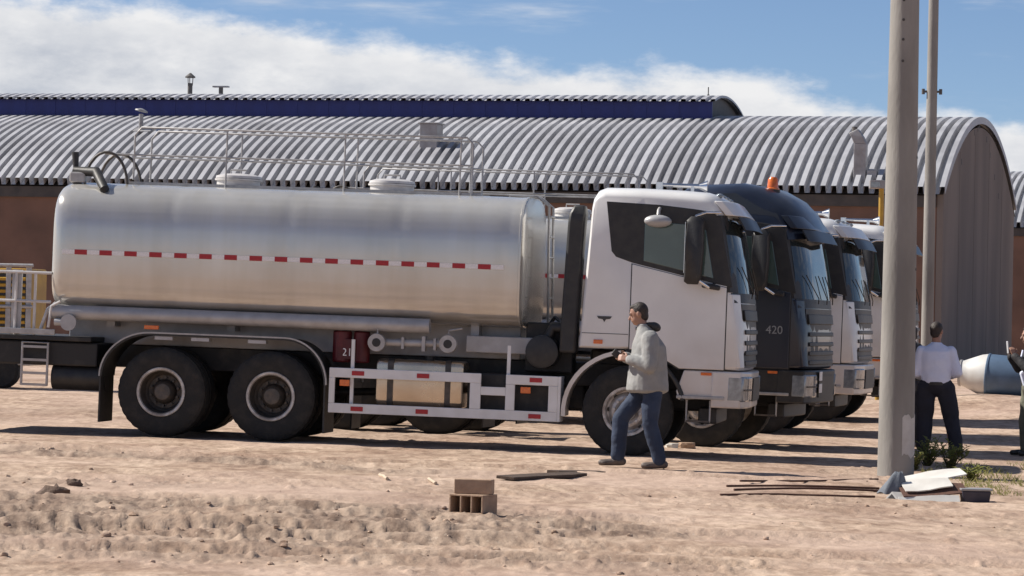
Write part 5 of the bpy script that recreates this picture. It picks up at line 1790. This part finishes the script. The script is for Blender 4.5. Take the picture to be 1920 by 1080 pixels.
# the man in the white shirt, seen from behind
J = dict(head=(0.045, 0.0, 1.615), neck=(0.01, 0, 1.43), chest=(0.0, 0, 1.24), pelvis=(0.0, 0, 0.92), nod=0.10, turn=-0.35,
         shl=(0.0, 0.190, 1.36), ell=(-0.01, 0.265, 1.07), wrl=(0.19, 0.20, 1.02), pnl=(0, -1, 0),
         shr=(0.0, -0.190, 1.36), elr=(-0.02, -0.285, 1.08), wrr=(0.19, -0.18, 1.03), pnr=(0, 1, 0),
         hpl=(0.0, 0.095, 0.88), knl=(0.03, 0.105, 0.48), anl=(-0.03, 0.115, 0.09), toel=(0.17, 0.14, 0.01),
         hpr=(0.0, -0.095, 0.88), knr=(0.05, -0.165, 0.48), anr=(-0.02, -0.225, 0.09), toer=(0.17, -0.28, 0.01), curl=0.6)
torso = [((0.0, 0, 0.93), 0.135, 0.185), ((0.0, 0, 0.98), 0.145, 0.195), ((0.0, 0, 1.10), 0.145, 0.20), ((0.0, 0, 1.25), 0.14, 0.215),
         ((0.0, 0, 1.35), 0.125, 0.215), ((0.005, 0, 1.41), 0.095, 0.16), ((0.01, 0, 1.455), 0.07, 0.078), ((0.012, 0, 1.475), 0.066, 0.07)]
man2 = person('man in a white shirt and dark trousers seen from behind, right of the pole', stand(1752, 848, 44.3), R(80), J, torso, ('shirt', 'trousers', 'black_shoe'),
              sleeve=(0.072, 0.064, 0.05), leg=(0.105, 0.085, 0.072))
MB().lathe([(0.915, 0.142), (0.912, 0.15), (0.952, 0.15), (0.955, 0.142)], n=28, axis=(0, 0, 1), cap=False).build('belt', M['black'], man2, smooth=60)
man2.children[-1].scale = (1.0, 1.27, 1.0)

# someone in dark clothes almost hidden by the pole
J3 = dict(J)
J3.update(head=(0.03, 0, 1.56), neck=(0.01, 0, 1.40))
person('person in dark clothes almost hidden behind the thick concrete pole', stand(1706, 842, 46.2), R(150), J3, torso, ('dark_coat', 'trousers', 'black_shoe'), leg=(0.112, 0.09, 0.078))

# the one at the right edge, taking a picture
J4 = dict(head=(0.05, 0.0, 1.60), neck=(0.01, 0, 1.43), chest=(0.0, 0, 1.24), pelvis=(0.0, 0, 0.92), nod=0.05, turn=0.0,
          shl=(0.0, 0.190, 1.36), ell=(0.12, 0.25, 1.16), wrl=(0.27, 0.10, 1.33), hdl=(0.2, -0.2, 0.9), pnl=(0.2, -1, 0),
          shr=(0.0, -0.190, 1.36), elr=(0.12, -0.25, 1.16), wrr=(0.27, -0.08, 1.33), hdr=(0.2, 0.2, 0.9), pnr=(0.2, 1, 0),
          hpl=(0.0, 0.095, 0.88), knl=(0.04, 0.12, 0.48), anl=(0.0, 0.13, 0.09), toel=(0.20, 0.15, 0.01),
          hpr=(0.0, -0.095, 0.88), knr=(0.05, -0.12, 0.48), anr=(0.04, -0.13, 0.09), toer=(0.24, -0.16, 0.01), curl=0.9)
man4 = person('person in olive trousers holding up a pale phone at the right edge', stand(1932, 856, 44.8), R(185), J4, torso, ('dark_coat', 'olive', 'black_shoe'), leg=(0.112, 0.085, 0.07))
MB().obox((0.335, 0.0, 1.44), (0.012, 0.085, 0.165), (0, 0.1, 0)).build('held_phone', M['phone'], man4, bevel=0.006)
MB().obox((0.10, 0.17, 1.04), (0.17, 0.09, 0.22), (0, 0.3, 0)).build('shoulder_bag', M['shirt'], man4, bevel=0.03)
MB().tube([(0.13, 0.16, 1.13), (0.165, 0.02, 1.26), (0.10, -0.12, 1.40)], 0.014, 8).build('bag_strap', M['shirt'], man4, smooth=50)
